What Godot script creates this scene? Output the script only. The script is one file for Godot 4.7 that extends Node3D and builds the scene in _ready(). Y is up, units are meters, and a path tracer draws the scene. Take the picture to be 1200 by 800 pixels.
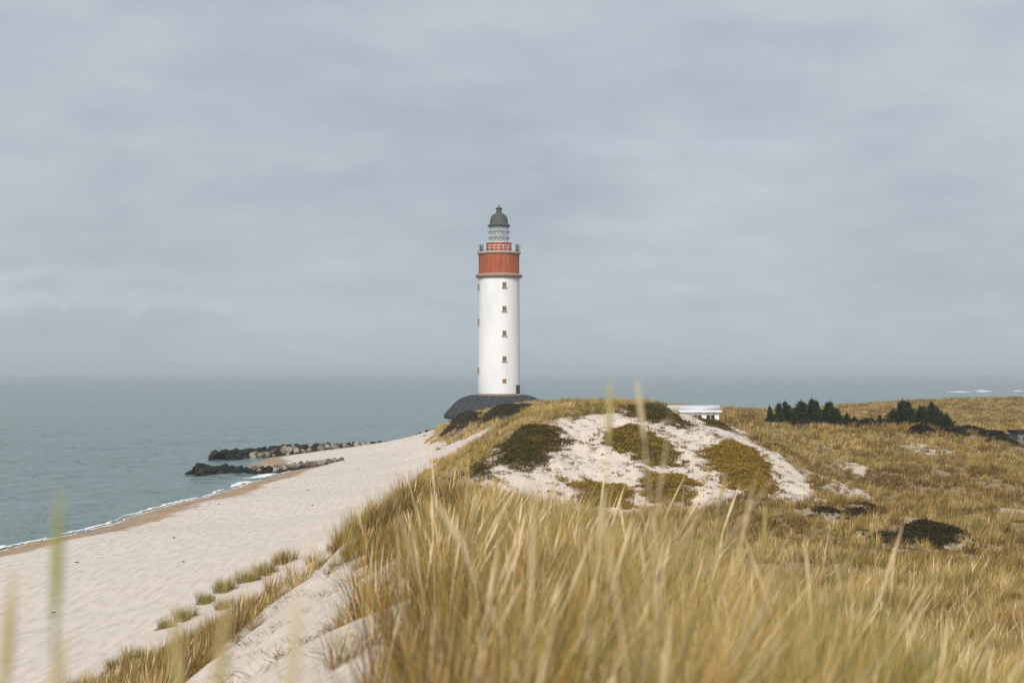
extends Node3D
# A lighthouse behind coastal dunes. World: y up, the sea at y = 0, "d" is the distance along -z.

# Surveyed spots of the land: x, d, height.
const CONTROL := [
	0,-12,14, 0,-4,14.3, 0,0,14.3, 0,5,14.4, 0.2,10,14.05, -0.2,15,13.65, -0.4,20,13.3, -1,30,12.85, -2,42,12.3, -2.6,48,11.4, -3,56,9.5, 0.9,15,13.45,
	1.8,12,13.6, 2.1,10,13.7, 2.4,8,13.65, 3.8,14,12.9, 4.3,12,12.9, 3,5,13.6, 5,5,12.6, 8,5,11.8, 8,20,10.2, 12,32,8.2, 20,50,7.2, 10,-10,11,
	20,-10,8, 20,20,7.2, 40,20,6.5, 40,-10,6.5, 2,20,12.6, 2,30,11.8, 2,42,10.8, 6,30,9.8, 6,45,8.4, 10,60,7.2, 3,65,8, -1.5,-10,13.35,
	-5,-10,11, -10,-10,7.6, -14.5,-10,4.6, -19.5,-10,2.9, -1.5,0,13.55, -5,0,11.2, -10,0,7.8, -14.5,0,4.8, -19.5,0,2.9, -1.5,10,13.3, -5,10,10.95, -10,10,7.55,
	-14.5,10,4.55, -19.5,10,2.9, -1.9,20,12.55, -5.4,20,10.2, -10.4,20,6.8, -14.9,20,3.8, -19.5,20,2.9, -2.5,30,12.1, -6,30,9.75, -11,30,6.35, -15.5,30,3.35, -19.5,30,2.9,
	-3.5,42,11.9, -4.8,41,11.2, -6.2,41,9.7, -8,42,8.1, -12,42,5.7, -16.5,42,3.2, -19.5,42,2.9, -13,58,4, -9,58,5.6, -4,58,7.6, 4,58,7.4, -18.5,58,2.8,
	-13,70,4, -9,70,5.6, -4,70,7.6, 4,70,7.4, -18.5,70,2.8, -13,80,4, -9,80,5.6, -4,80,7.6, 4,80,7.4, -18.5,80,2.8, -14,95,3.3, -9,95,5.8,
	-18,95,2.8, -14,115,3.1, -9,115,5.8, -17.5,115,2.7, -15.5,140,2.7, -10,140,4.8, -4,140,8.5, -13.5,170,2.8, -8,170,5, -3,170,7.5, -116,-10,-4, -70,-10,-1.3,
	-56,-10,0, -51,-10,0.85, -35.5,-10,1.9, -21.5,-10,2.6, -113,30,-4, -67,30,-1.3, -53,30,0, -48,30,0.85, -34,30,1.9, -21.5,30,2.6, -110,66,-4, -64,66,-1.3,
	-50,66,0, -45,66,0.85, -32.25,66,1.9, -21,66,2.6, -107.5,100,-4, -61.5,100,-1.3, -47.5,100,0, -42.5,100,0.85, -30.5,100,1.9, -20,100,2.6, -106,128,-4, -60,128,-1.3,
	-46,128,0, -41,128,0.85, -29,128,1.9, -18.5,128,2.6, -102,165,-4, -56,165,-1.3, -42,165,0, -37,165,0.85, -25.5,165,1.9, -15.5,165,2.6, -98.5,200,-4, -52.5,200,-1.3,
	-38.5,200,0, -33.5,200,0.85, -22.5,200,1.9, -13,200,2.6, -97,225,-4, -51,225,-1.3, -37,225,0, -32,225,0.85, -22.25,225,1.9, -14,225,2.6, -96.5,245,-4, -50.5,245,-1.3,
	-36.5,245,0, -31.5,245,0.85, -22.75,245,1.9, -15.5,245,2.6, -46,262,0.1, -38,275,0.8, -31,262,1.7, -42,246,0.4, -24,262,2.4, -26,290,1.5, -20,300,2.2, -34,297,-0.4,
	-25,315,-0.3, -60,280,-2, -45,300,-2, -35,330,-2, -110,300,-5, -22,335,-1.2, 2.28,95,7.28, 0,99,8.57, -2.4,100,9.22, 1.3,108,10.49, 3.36,112,11.63, 6.9,115,12.2,
	2.86,119,12.79, 6.64,123,13.19, 11.81,123,13.19, 14.41,120,12.04, 17.82,128,11.62, 18.91,125,11.2, 20.71,115,9.51, 22.04,108,8.29, 22.21,100,6.94, 6.24,104,9.57, 9.89,103,9.63, 12.94,98,8.76,
	16.51,110,10.52, 15.4,95,8.13, 8.1,90,7.19, 9.6,80,7.21, 15.67,87,7.38, 16.81,80,7.21, 0,142,9.2, 8,140,10.6, 16,145,10, 24,140,9.2, 18,138,10, -15,255,3.3,
	-6.84,190,5.39, -4.8,200,7.24, -1.2,200,8.44, -5.52,230,8.68, -10.5,250,7.15, -1.44,240,9.66, 2.76,230,10.2, 5.17,205,11.32, -3.6,150,7.63, 0,160,8.51, -12,300,5.5, -3,315,7,
	6,305,9.6, 10,290,9.8, -3,330,6.5, 8,325,8.5, -16,318,3.2, -15,340,1.2, -3,352,2.5, 15,250,9.8, 15,200,9.8, 20,300,8.3, 30,330,6, 15,365,1.5,
	-12,365,-1.5, 15,395,-1.5, 40,390,2, 40,415,-1.5, 32.41,200,9.52, 31.12,170,8.35, 48.02,200,8.2, 60.02,200,8.2, 64.83,180,6.82, 33.61,140,7.18, 42.02,140,7.18, 45.02,125,6.62,
	27.61,115,6.68, 30.01,100,6.7, 30.61,85,6.56, 22.24,78,6.4, 23.11,70,6.55, 21.61,60,7.1, 40.49,190,8.93, 54.74,190,8.93, 41.67,265,8.84, 67.23,320,7.55, 79.23,330,7.88, 96.04,320,9.47,
	115.25,320,9.85, 134.45,320,9.85, 120.05,250,6.55, 57.62,120,4.26, 75,400,4, 110,410,5, 150,410,5, 75,430,-1, 110,445,-1.5, 160,450,-1.5, 150,350,9, 150,200,7,
	60,60,6.5, 80,100,6.5, 60,0,6.5]
# Bare sand, heath and slope grass: outlines on the ground as x, d pairs.
const SAND := [
	[-13.2,45, -16,61, -15.3,66, -14.6,72, -13.8,77, -12.5,81, -5.6,48, -4.7,38, -3.3,34, -1.9,26, -1.5,17.7, -1.0,13.8, -1.1,12.0, -1.6,9, -6,9, -12,20],
	[-2.4,98, -1.2,107, 0.8,113, 3.1,114.4, 7,117, 11.8,119, 14.2,119, 17,123, 18.8,124.2, 21.3,116.4, 22.2,107.2, 22.2,98.8, 18.1,88.6, 16.3,92, 13.7,91, 10.8,90, 7.5,89.4, 5,92.2, 2.3,94.4, 0,96.4],
	[-10.9,222, -6.5,209, -2.4,202, 0.5,203, 0,190, -4,176, -5.5,150, -4.5,130, -7.5,132, -8.5,155, -9,190],
	[13,118, 13,142, 22,142, 22,123],
	[29.7,155.8, 34.7,159.8, 30.5,127, 32,124.2, 30.6,121.4, 28.5,123.4, 24.6,122.6],
	[23.4,116.6, 26.4,117.2, 27.5,106.4, 27.7,100.2, 25.2,98.8, 23.9,103.4, 22.7,106.4],
	[46.5,176, 48.5,170.2, 50.6,162.2, 49.4,149.8, 45.6,146, 45.2,158.6],
	[35.6,111.8, 37.8,110.6, 36.5,99.8, 34.3,93.6, 32.2,95],
	[18.4,79.8, 20.8,83.6, 24.1,87.4, 26.3,85.8, 26.7,79.4, 24.9,76.8, 21.8,75.6, 18.8,74.6],
]
const SLOPE_GRASS := [-9,30, -7.2,35, -6.4,40, -7.4,45, -9.4,51, -12.5,58, -15.6,68, -17.2,64, -16.5,55, -14,46, -11.5,38]
# Heath: outline, colour mix (0 dark green, 1 olive, 2 golden, 3 blackish), label.
const HEATH := [
	[[-1.0,101.8, -.8,109.6, .7,113, 2.7,112.2, 4,107.6, 2.9,105.6, 2.5,102.4, .7,101], 0, 0.55, "dark green heath mound with rusty edge on left of white sand hill"],
	[[6.7,107.8, 7.9,111.8, 10,111.4, 11.8,107.8, 12.1,102, 10.2,102.6, 7.9,105.6], 1, 0.5, "olive heath patch in the middle of the white sand hill"],
	[[14.3,106.2, 16.3,110.6, 18.2,110.2, 18.9,105.2, 18,96, 16.1,94.2, 14.4,98], 2, 0.5, "large golden olive heath patch on right face of sand hill"],
	[[9.7,119.2, 12.2,122.5, 13.4,120.8, 14.4,116.2, 12.9,113.2, 11,115, 9.9,116], 0, 0.5, "dark green heath strip on the crest beside the white hut"],
	[[3.8,98.2, 5.9,99, 8,95.4, 7.2,91.2, 4.8,94.6], 2, 0.4, "low golden heath patch at the left foot of sand hill"],
	[[9,100, 11.8,98.2, 12.3,93.6, 10.4,91.4, 8.8,93.2], 2, 0.4, "low golden heath patch below the middle of sand hill"],
	[[19.6,78.6, 22,82.4, 24.3,84, 25.6,83, 26,80.4, 23.5,78.4, 20.6,77.4], 3, 0.75, "blackish round heath mound alone in the hollow on the right"],
	[[-12.5,240, -11,248, -7,250, -5,242, -5,226, -8.6,228], 3, 1.0, "dark brown heath band below left edge of lighthouse apron"],
	[[-5.2,222, -3.8,232, 0,232, 3.2,222, 2.6,206, -0.6,203], 3, 1.0, "dark heath band right in front of the lighthouse apron"],
	[[-3.1,100, -2.5,103.6, -1.7,101, -1.5,98.8, -2.5,98.2], 0, 0.35, "small brown heath clump at left corner of sand hill"],
	[[16.6,122.6, 18.2,127, 18.8,123.6, 17.5,121], 0, 0.35, "small heath tongue in front of the white hut"],
	[[17.4,85.2, 20.9,90.4, 24.8,94.4, 23,91.2, 19.6,87.2], 3, 0.35, "long thin dark heath strip behind the round heath mound"],
	[[21.9,121, 23.7,125, 23.8,119.2, 22.6,117.8], 0, 0.35, "narrow heath edge on right shoulder of sand hill"],
]
const UP := Vector3.UP

var used := {}
var rng := RandomNumberGenerator.new()
var hum := FastNoiseLite.new()
var fine := FastNoiseLite.new()
var warp := FastNoiseLite.new()
var far_grid := PackedFloat32Array()
var near_grid := PackedFloat32Array()
const FX0 := -130.0
const FD0 := -22.0
const FS := 4.0
const FNX := 80
const FND := 124
const NX0 := -22.0
const ND0 := -14.0
const NS := 1.25
const NNX := 32
const NND := 62
# ground masks on a half-metre grid
const MX0 := -64.0
const MD0 := -14.0
const MS := 0.5
const MNX := 470
const MND := 940
var m_grass := PackedByteArray()
var m_heath := PackedByteArray()


func _ready() -> void:
	rng.seed = 11
	camera_and_light()
	noises()
	solve_land()
	masks()
	land()
	sea()
	lighthouse()
	groyne("rubble_groyne", [Vector2(-54, 262), Vector2(-38, 287), Vector2(-17, 318)], 290, 5, "long rubble groyne of dark and pale boulders, nearer the lighthouse")
	groyne("rubble_groyne_001", [Vector2(-50, 224), Vector2(-37, 232), Vector2(-30, 243)], 150, 6, "shorter rubble groyne nearest the open beach, pale boulders inland")
	hut()
	bunker()
	conifers()
	heath()
	grass()
	tufts_and_stalks()
	small_things()


# ---------------------------------------------------------------- camera, sky, sun
func camera_and_light() -> void:
	var cam := Camera3D.new()
	cam.name = "camera"
	cam.position = Vector3(0, 16, 0)
	cam.rotation.x = atan(37.0 / 1666.0)
	var lens := CameraAttributesPhysical.new()
	lens.frustum_focal_length = 50.0
	lens.frustum_focus_distance = 140.0
	lens.frustum_near = 0.05
	lens.frustum_far = 60000.0
	lens.exposure_aperture = 2.0
	cam.attributes = lens
	cam.fov = 2.0 * rad_to_deg(atan(400.0 / 1666.0))
	cam.near = 0.05
	cam.far = 60000.0
	add_child(cam)
	cam.current = true

	var env := Environment.new()
	env.background_mode = Environment.BG_SKY
	var sky := Sky.new()
	var pan := PanoramaSkyMaterial.new()
	pan.panorama = sky_picture()
	sky.sky_material = pan
	env.sky = sky
	env.background_energy_multiplier = 1.0
	env.tonemap_mode = Environment.TONE_MAPPER_LINEAR
	env.tonemap_exposure = 1.0
	env.sdfgi_enabled = true
	env.ssao_enabled = true
	env.ssil_enabled = true
	env.fog_enabled = true
	env.fog_density = 0.00025
	env.fog_light_color = Color(0.93, 0.968, 1.0)
	var we := WorldEnvironment.new()
	we.name = "environment"
	we.environment = env
	add_child(we)

	var sun := DirectionalLight3D.new()
	sun.name = "sun"
	sun.light_energy = 1.12
	sun.light_angular_distance = 14.0
	sun.light_color = Color(1.0, 0.97, 0.93)
	sun.shadow_enabled = true
	add_child(sun)
	sun.look_at_from_position(Vector3(-0.14, 0.64, 0.75), Vector3.ZERO)


func sky_picture() -> ImageTexture:
	var w := 3072
	var h := 1536
	var a := PackedFloat32Array()
	a.resize(w * h * 3)
	var n1 := FastNoiseLite.new()
	n1.seed = 5
	n1.noise_type = FastNoiseLite.TYPE_SIMPLEX_SMOOTH
	n1.frequency = 0.34
	n1.fractal_octaves = 5
	n1.fractal_gain = 0.5
	var n2 := FastNoiseLite.new()
	n2.seed = 21
	n2.noise_type = FastNoiseLite.TYPE_SIMPLEX_SMOOTH
	n2.frequency = 1.5
	n2.fractal_octaves = 5
	n2.fractal_gain = 0.6
	var n3 := FastNoiseLite.new()
	n3.seed = 8
	n3.noise_type = FastNoiseLite.TYPE_SIMPLEX_SMOOTH
	n3.frequency = 2.6
	n3.fractal_octaves = 5
	n3.fractal_gain = 0.55
	var veil := PackedFloat32Array()
	veil.resize(w)
	var rv := RandomNumberGenerator.new()
	rv.seed = 4
	var veils := [[-150.0, 0.05, 60.0, 0.007, 0.12], [-165.0, 0.066, 45.0, 0.004, 0.1], [60.0, 0.16, 50.0, 0.01, 0.05]]
	for q in 16:
		veils.append([200.0 + q * 165.0 + rv.randf_range(-60, 60), rv.randf_range(0.04, 0.22), rv.randf_range(30, 80), rv.randf_range(0.004, 0.012), rv.randf_range(0.04, 0.12)])
	var cs := PackedFloat32Array()
	var sn := PackedFloat32Array()
	for i in w:
		cs.append(sin((i + 0.5) / w * TAU))
		sn.append(-cos((i + 0.5) / w * TAU))
	for j in h / 2 + 1:
		var el := PI / 2 - (j + 0.5) / h * PI
		var y := sin(el)
		var c := cos(el)
		var k := c / (maxf(y, 0.0) + 0.2)
		var low := exp(-maxf(y, 0.0) * 14.0)
		var base := Color(0.464, 0.522, 0.585).lerp(Color(0.472, 0.52, 0.57), low)
		var soft := 1.0 - 0.4 * low
		# thin bright veils lying low, here and there round the sky
		veil.fill(0.0)
		for q in veils:
			var dy: float = (el - q[1]) / q[3]
			if absf(dy) < 3.0:
				for i in range(int(q[0] - 3.0 * q[2]), int(q[0] + 3.0 * q[2])):
					var wob := n2.get_noise_3d(i * 0.035, j * 0.05, q[0]) * 1.5
					veil[posmod(i, w)] += q[4] * exp(-(dy + wob * 1.2) ** 2 - ((i - q[0]) / q[2]) ** 2) * (1.0 + wob * 0.5)
		for i in w:
			var px := cs[i] * k
			var pz := sn[i] * k
			var v := n1.get_noise_3d(px, pz * 1.4, y * 3.0)
			var f := n2.get_noise_3d(px * 1.9, pz * 1.9, y * 11.0)
			var b := n3.get_noise_3d(cs[i] * c * 1.3, y * 2.4, sn[i] * c * 1.3)
			var t := (v * 0.11 + f * 0.115 + b * 0.17) * soft
			var s := 1.0 + t + veil[i]
			var o := (j * w + i) * 3
			var warm := maxf(b * 0.6 + f * 0.4, 0.0) * 0.06
			a[o] = base.r * (s + warm)
			a[o + 1] = base.g * (s + warm * 0.25)
			a[o + 2] = base.b * (s - t * 0.12)
	for j in range(h / 2 + 1, h):
		for i in w:
			var o := (j * w + i) * 3
			a[o] = 0.3
			a[o + 1] = 0.33
			a[o + 2] = 0.36
	var im := Image.create_from_data(w, h, false, Image.FORMAT_RGBF, a.to_byte_array())
	return ImageTexture.create_from_image(im)


# ---------------------------------------------------------------- helpers
func numbered(called: String) -> String:
	var n: int = used.get(called, 0)
	used[called] = n + 1
	return called if n == 0 else "%s_%03d" % [called, n]


func tag(o: Node, label: String, category := "", group := "", kind := "") -> void:
	o.set_meta("label", label)
	if category:
		o.set_meta("category", category)
	if group:
		o.set_meta("group", group)
	if kind:
		o.set_meta("kind", kind)


func thing(called: String, at: Vector3, label: String, category: String, group := "") -> Node3D:
	var o := Node3D.new()
	o.name = numbered(called)
	add_child(o)
	o.position = at
	tag(o, label, category, group)
	return o


func part(called: String, mesh: Mesh, mat: Material, parent: Node, at := Vector3.ZERO, turn := Vector3.ZERO) -> MeshInstance3D:
	var o := MeshInstance3D.new()
	o.name = called
	o.mesh = mesh
	o.material_override = mat
	parent.add_child(o, true)
	o.position = at
	o.rotation = turn
	return o


func lin(r: float, g: float, b: float) -> Color:
	return Color(r, g, b).linear_to_srgb()


func noise_tex(seed_: int, freq: float, ramp: Array, size := 512, octaves := 5, normal := false, strength := 4.0) -> NoiseTexture2D:
	var n := FastNoiseLite.new()
	n.seed = seed_
	n.noise_type = FastNoiseLite.TYPE_SIMPLEX_SMOOTH
	n.frequency = freq
	n.fractal_octaves = octaves
	var t := NoiseTexture2D.new()
	t.width = size
	t.height = size
	t.seamless = true
	t.noise = n
	if normal:
		t.as_normal_map = true
		t.bump_strength = strength
	elif ramp:
		var g := Gradient.new()
		var cols := PackedColorArray()
		var offs := PackedFloat32Array()
		for i in ramp.size():
			cols.append(ramp[i])
			offs.append(float(i) / (ramp.size() - 1))
		g.offsets = offs
		g.colors = cols
		t.color_ramp = g
	return t


func mat(c: Color, rough := 0.9, spec := 0.3) -> StandardMaterial3D:
	var m := StandardMaterial3D.new()
	m.albedo_color = c
	m.roughness = rough
	m.metallic_specular = spec
	return m


func tex_mat(ramp: Array, seed_: int, scale: Vector3, rough := 0.9, freq := 0.012, relief := 0.0) -> StandardMaterial3D:
	var m := StandardMaterial3D.new()
	m.albedo_texture = noise_tex(seed_, freq, ramp)
	m.uv1_triplanar = true
	m.uv1_world_triplanar = true
	m.uv1_scale = scale
	m.roughness = rough
	m.metallic_specular = 0.3
	if relief > 0.0:
		m.heightmap_enabled = true
		m.heightmap_scale = relief
		m.heightmap_texture = noise_tex(seed_ + 1, freq, [])
	return m


func arr_mesh(v: PackedVector3Array, idx: PackedInt32Array, col := PackedColorArray(), nor := PackedVector3Array(), uv := PackedVector2Array()) -> ArrayMesh:
	var a := []
	a.resize(Mesh.ARRAY_MAX)
	a[Mesh.ARRAY_VERTEX] = v
	a[Mesh.ARRAY_INDEX] = idx
	if col.size():
		a[Mesh.ARRAY_COLOR] = col
	if nor.size():
		a[Mesh.ARRAY_NORMAL] = nor
	if uv.size():
		a[Mesh.ARRAY_TEX_UV] = uv
	var m := ArrayMesh.new()
	m.add_surface_from_arrays(Mesh.PRIMITIVE_TRIANGLES, a)
	return m


# A turned shape: profile of (radius, height) from top to bottom; smooth round, hard across.
func lathe(profile: Array, seg := 48, smooth := false) -> ArrayMesh:
	var st := SurfaceTool.new()
	st.begin(Mesh.PRIMITIVE_TRIANGLES)
	for k in profile.size() - 1:
		st.set_smooth_group(0 if smooth else k)
		var p: Vector2 = profile[k]
		var q: Vector2 = profile[k + 1]
		for i in seg:
			var a0 := TAU * i / seg
			var a1 := TAU * (i + 1) / seg
			var d0 := Vector3(sin(a0), 0, cos(a0))
			var d1 := Vector3(sin(a1), 0, cos(a1))
			var A := d0 * p.x + UP * p.y
			var B := d1 * p.x + UP * p.y
			var C := d1 * q.x + UP * q.y
			var D := d0 * q.x + UP * q.y
			if p.x > 0.0001:
				for x in [A, B, C]:
					st.add_vertex(x)
			if q.x > 0.0001:
				for x in [A, C, D]:
					st.add_vertex(x)
	st.generate_normals()
	return st.commit()


func box(s: Vector3) -> BoxMesh:
	var b := BoxMesh.new()
	b.size = s
	return b


func bar(a: Vector3, b: Vector3, r: float, sides := 6, r2 := -1.0) -> ArrayMesh:
	var st := SurfaceTool.new()
	st.begin(Mesh.PRIMITIVE_TRIANGLES)
	st.set_smooth_group(0)
	add_bar(st, a, b, r, r if r2 < 0.0 else r2, sides)
	st.generate_normals()
	return st.commit()


func add_bar(st: SurfaceTool, a: Vector3, b: Vector3, r: float, r2: float, sides: int) -> void:
	var ax := (b - a).normalized()
	var s := ax.cross(Vector3.RIGHT if absf(ax.x) < 0.8 else UP).normalized()
	var t := ax.cross(s)
	for i in sides:
		var a0 := TAU * i / sides
		var a1 := TAU * (i + 1) / sides
		var d0 := s * cos(a0) + t * sin(a0)
		var d1 := s * cos(a1) + t * sin(a1)
		for x in [a + d0 * r, b + d1 * r2, a + d1 * r, a + d0 * r, b + d0 * r2, b + d1 * r2, a, a + d0 * r, a + d1 * r, b, b + d1 * r2, b + d0 * r2]:
			st.add_vertex(x)


# ---------------------------------------------------------------- the land
func noises() -> void:
	hum.seed = 3
	hum.noise_type = FastNoiseLite.TYPE_SIMPLEX_SMOOTH
	hum.frequency = 0.16
	hum.fractal_octaves = 3
	fine.seed = 9
	fine.noise_type = FastNoiseLite.TYPE_SIMPLEX_SMOOTH
	fine.frequency = 0.7
	fine.fractal_octaves = 3
	warp.seed = 14
	warp.noise_type = FastNoiseLite.TYPE_SIMPLEX_SMOOTH
	warp.frequency = 0.35
	warp.fractal_octaves = 4
	warp.fractal_gain = 0.6


# A thin plate through the surveyed spots, sampled on two grids.
func solve_land() -> void:
	var n := CONTROL.size() / 3
	var px := PackedFloat64Array()
	var pd := PackedFloat64Array()
	for i in n:
		px.append(CONTROL[i * 3] / 50.0)
		pd.append(CONTROL[i * 3 + 1] / 50.0)
	var m := n + 3
	var rows := []
	for i in m:
		var r := PackedFloat64Array()
		r.resize(m + 1)
		if i < n:
			for j in n:
				var q := (px[i] - px[j]) ** 2 + (pd[i] - pd[j]) ** 2
				r[j] = 0.5 * q * log(q) if q > 1e-12 else 2e-5
			r[n] = 1.0
			r[n + 1] = px[i]
			r[n + 2] = pd[i]
			r[m] = CONTROL[i * 3 + 2]
		else:
			for j in n:
				r[j] = 1.0 if i == n else (px[j] if i == n + 1 else pd[j])
		rows.append(r)
	for c in m:
		var best := c
		for r in range(c + 1, m):
			if absf(rows[r][c]) > absf(rows[best][c]):
				best = r
		var swap: PackedFloat64Array = rows[c]
		rows[c] = rows[best]
		rows[best] = swap
		var top: PackedFloat64Array = rows[c]
		for r in range(c + 1, m):
			var row: PackedFloat64Array = rows[r]
			var f := row[c] / top[c]
			if f == 0.0:
				continue
			for k in range(c, m + 1):
				row[k] -= f * top[k]
			rows[r] = row
	var w := PackedFloat64Array()
	w.resize(m)
	for c in range(m - 1, -1, -1):
		var row: PackedFloat64Array = rows[c]
		var s := row[m]
		for k in range(c + 1, m):
			s -= row[k] * w[k]
		w[c] = s / row[c]
	far_grid = sampled(FX0, FD0, FS, FNX, FND, px, pd, w)
	near_grid = sampled(NX0, ND0, NS, NNX, NND, px, pd, w)


func sampled(x0: float, d0: float, step: float, nx: int, nd: int, px: PackedFloat64Array, pd: PackedFloat64Array, w: PackedFloat64Array) -> PackedFloat32Array:
	var n := px.size()
	var out := PackedFloat32Array()
	out.resize(nx * nd)
	for j in nd:
		var d := (d0 + j * step) / 50.0
		for i in nx:
			var x := (x0 + i * step) / 50.0
			var s := w[n] + w[n + 1] * x + w[n + 2] * d
			for k in n:
				var a := px[k] - x
				var b := pd[k] - d
				var q := a * a + b * b
				if q > 1e-12:
					s += w[k] * 0.5 * q * log(q)
			out[j * nx + i] = s
	return out


func cubic(g: PackedFloat32Array, nx: int, nd: int, u: float, v: float) -> float:
	var i := clampi(int(u), 1, nx - 3)
	var j := clampi(int(v), 1, nd - 3)
	var a := clampf(u - i, 0.0, 1.0)
	var b := clampf(v - j, 0.0, 1.0)
	var o := (j - 1) * nx + i - 1
	var r0 := cubic_interpolate(g[o + 1], g[o + 2], g[o], g[o + 3], a)
	o += nx
	var r1 := cubic_interpolate(g[o + 1], g[o + 2], g[o], g[o + 3], a)
	o += nx
	var r2 := cubic_interpolate(g[o + 1], g[o + 2], g[o], g[o + 3], a)
	o += nx
	var r3 := cubic_interpolate(g[o + 1], g[o + 2], g[o], g[o + 3], a)
	return cubic_interpolate(r1, r2, r0, r3, b)


func base_h(x: float, d: float) -> float:
	var e := minf(minf(x - NX0 - 2.0, 14.0 - x), minf(d - ND0 - 2.0, 59.0 - d)) / 4.0
	if e <= 0.0:
		return cubic(far_grid, FNX, FND, (x - FX0) / FS, (d - FD0) / FS)
	var n := cubic(near_grid, NNX, NND, (x - NX0) / NS, (d - ND0) / NS)
	if e >= 1.0:
		return n
	return lerpf(cubic(far_grid, FNX, FND, (x - FX0) / FS, (d - FD0) / FS), n, e)


func foot(d: float) -> float:
	var x := -19.0
	if d > 66.0:
		x = -19.0 + (minf(d, 200.0) - 66.0) / 134.0 * 7.5
	if d > 200.0:
		x = lerpf(-11.5, -17.0, clampf((d - 200.0) / 60.0, 0, 1))
	return x


func h(x: float, d: float) -> float:
	var y := base_h(x, d)
	var inland := clampf((x - foot(d)) / 3.0, 0.0, 1.0)
	y += hum.get_noise_2d(x, d) * (0.05 + 0.3 * inland * clampf(0.4 + d / 60.0, 0.4, 1.3))
	y += fine.get_noise_2d(x, d) * 0.035
	# small scarps and humps of the blown-out sand hill
	if d > 82.0 and d < 132.0 and x > -6.0 and x < 27.0:
		y += warp.get_noise_2d(x * 0.8, d * 0.8) * 0.55 * clampf((d - 82.0) / 6.0, 0, 1) * clampf((122.0 - d) / 8.0, 0, 1) * clampf((x + 6.0) / 4.0, 0, 1) * clampf((27.0 - x) / 4.0, 0, 1)
	var hm := at_mask(m_heath, x, d)
	if hm > 0.0:
		y += hm * 0.9
	return y


func on_land(x: float, d: float, lift := 0.0) -> Vector3:
	return Vector3(x, h(x, d) + lift, -d)


func at_mask(m: PackedByteArray, x: float, d: float) -> float:
	var u := (x - MX0) / MS
	var v := (d - MD0) / MS
	if u < 0 or v < 0 or u >= MNX - 1 or v >= MND - 1:
		return 0.0
	var i := int(u)
	var j := int(v)
	var a := u - i
	var b := v - j
	var o := j * MNX + i
	return lerpf(lerpf(m[o], m[o + 1], a), lerpf(m[o + MNX], m[o + MNX + 1], a), b) / 255.0


func poly_of(flat: Array) -> PackedVector2Array:
	var p := PackedVector2Array()
	for i in flat.size() / 2:
		p.append(Vector2(flat[i * 2], flat[i * 2 + 1]))
	return p


func bounds(p: PackedVector2Array) -> Rect2:
	var r := Rect2(p[0], Vector2.ZERO)
	for q in p:
		r = r.expand(q)
	return r


func edge_distance(p: PackedVector2Array, q: Vector2) -> float:
	var best := 1e9
	for i in p.size():
		var c := Geometry2D.get_closest_point_to_segment(q, p[i], p[(i + 1) % p.size()])
		best = minf(best, c.distance_to(q))
	return best if Geometry2D.is_point_in_polygon(q, p) else -best


func paint(m: PackedByteArray, p: PackedVector2Array, value: float, soft: float, rough: float, flat := true) -> void:
	var r := bounds(p).grow(2.0)
	for j in range(maxi(0, int((r.position.y - MD0) / MS)), mini(MND, int((r.end.y - MD0) / MS) + 1)):
		for i in range(maxi(0, int((r.position.x - MX0) / MS)), mini(MNX, int((r.end.x - MX0) / MS) + 1)):
			var q := Vector2(MX0 + i * MS, MD0 + j * MS)
			var e := edge_distance(p, q) + warp.get_noise_2d(q.x * 1.3, q.y * 0.8) * rough
			var t := clampf(e / soft + 0.5, 0.0, 1.0)
			if t > 0.0:
				var o := j * MNX + i
				m[o] = int(lerpf(m[o], 255.0 * (value if flat else value * sqrt(clampf(e / 1.6, 0.0, 1.0))), t))


func masks() -> void:
	m_grass.resize(MNX * MND)
	m_heath.resize(MNX * MND)
	for j in MND:
		var d := MD0 + j * MS
		var f := foot(d) + 1.5
		for i in MNX:
			var x := MX0 + i * MS
			var e := x - f + hum.get_noise_2d(x * 0.7 + 50.0, d * 0.7) * 2.5
			if d < 185.0:
				e = x + lerpf(15.0, 8.0, clampf((d - 40.0) / 8.0, 0.0, 1.0)) + hum.get_noise_2d(x * 0.7 + 50.0, d * 0.7) * 2.5
			m_grass[j * MNX + i] = int(255.0 * clampf(e / 1.5, 0.0, 1.0))
	for k in SAND.size():
		paint(m_grass, poly_of(SAND[k]), 0.0 if k < 4 else 0.33, 0.8 if k < 4 else 2.0, 1.3 if k < 4 else 2.4)
	paint(m_grass, poly_of(SLOPE_GRASS), 1.0, 0.8, 1.8)
	for t in HEATH:
		var p := poly_of(t[0])
		paint(m_grass, p, 0.0, 0.8, 0.5)
		paint(m_heath, p, t[2], 0.9, 0.8, false)


func span(out: PackedFloat32Array, a: float, b: float, step: float) -> void:
	var n := int(round((b - a) / step))
	for i in n:
		out.append(a + (b - a) * i / n)


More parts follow.
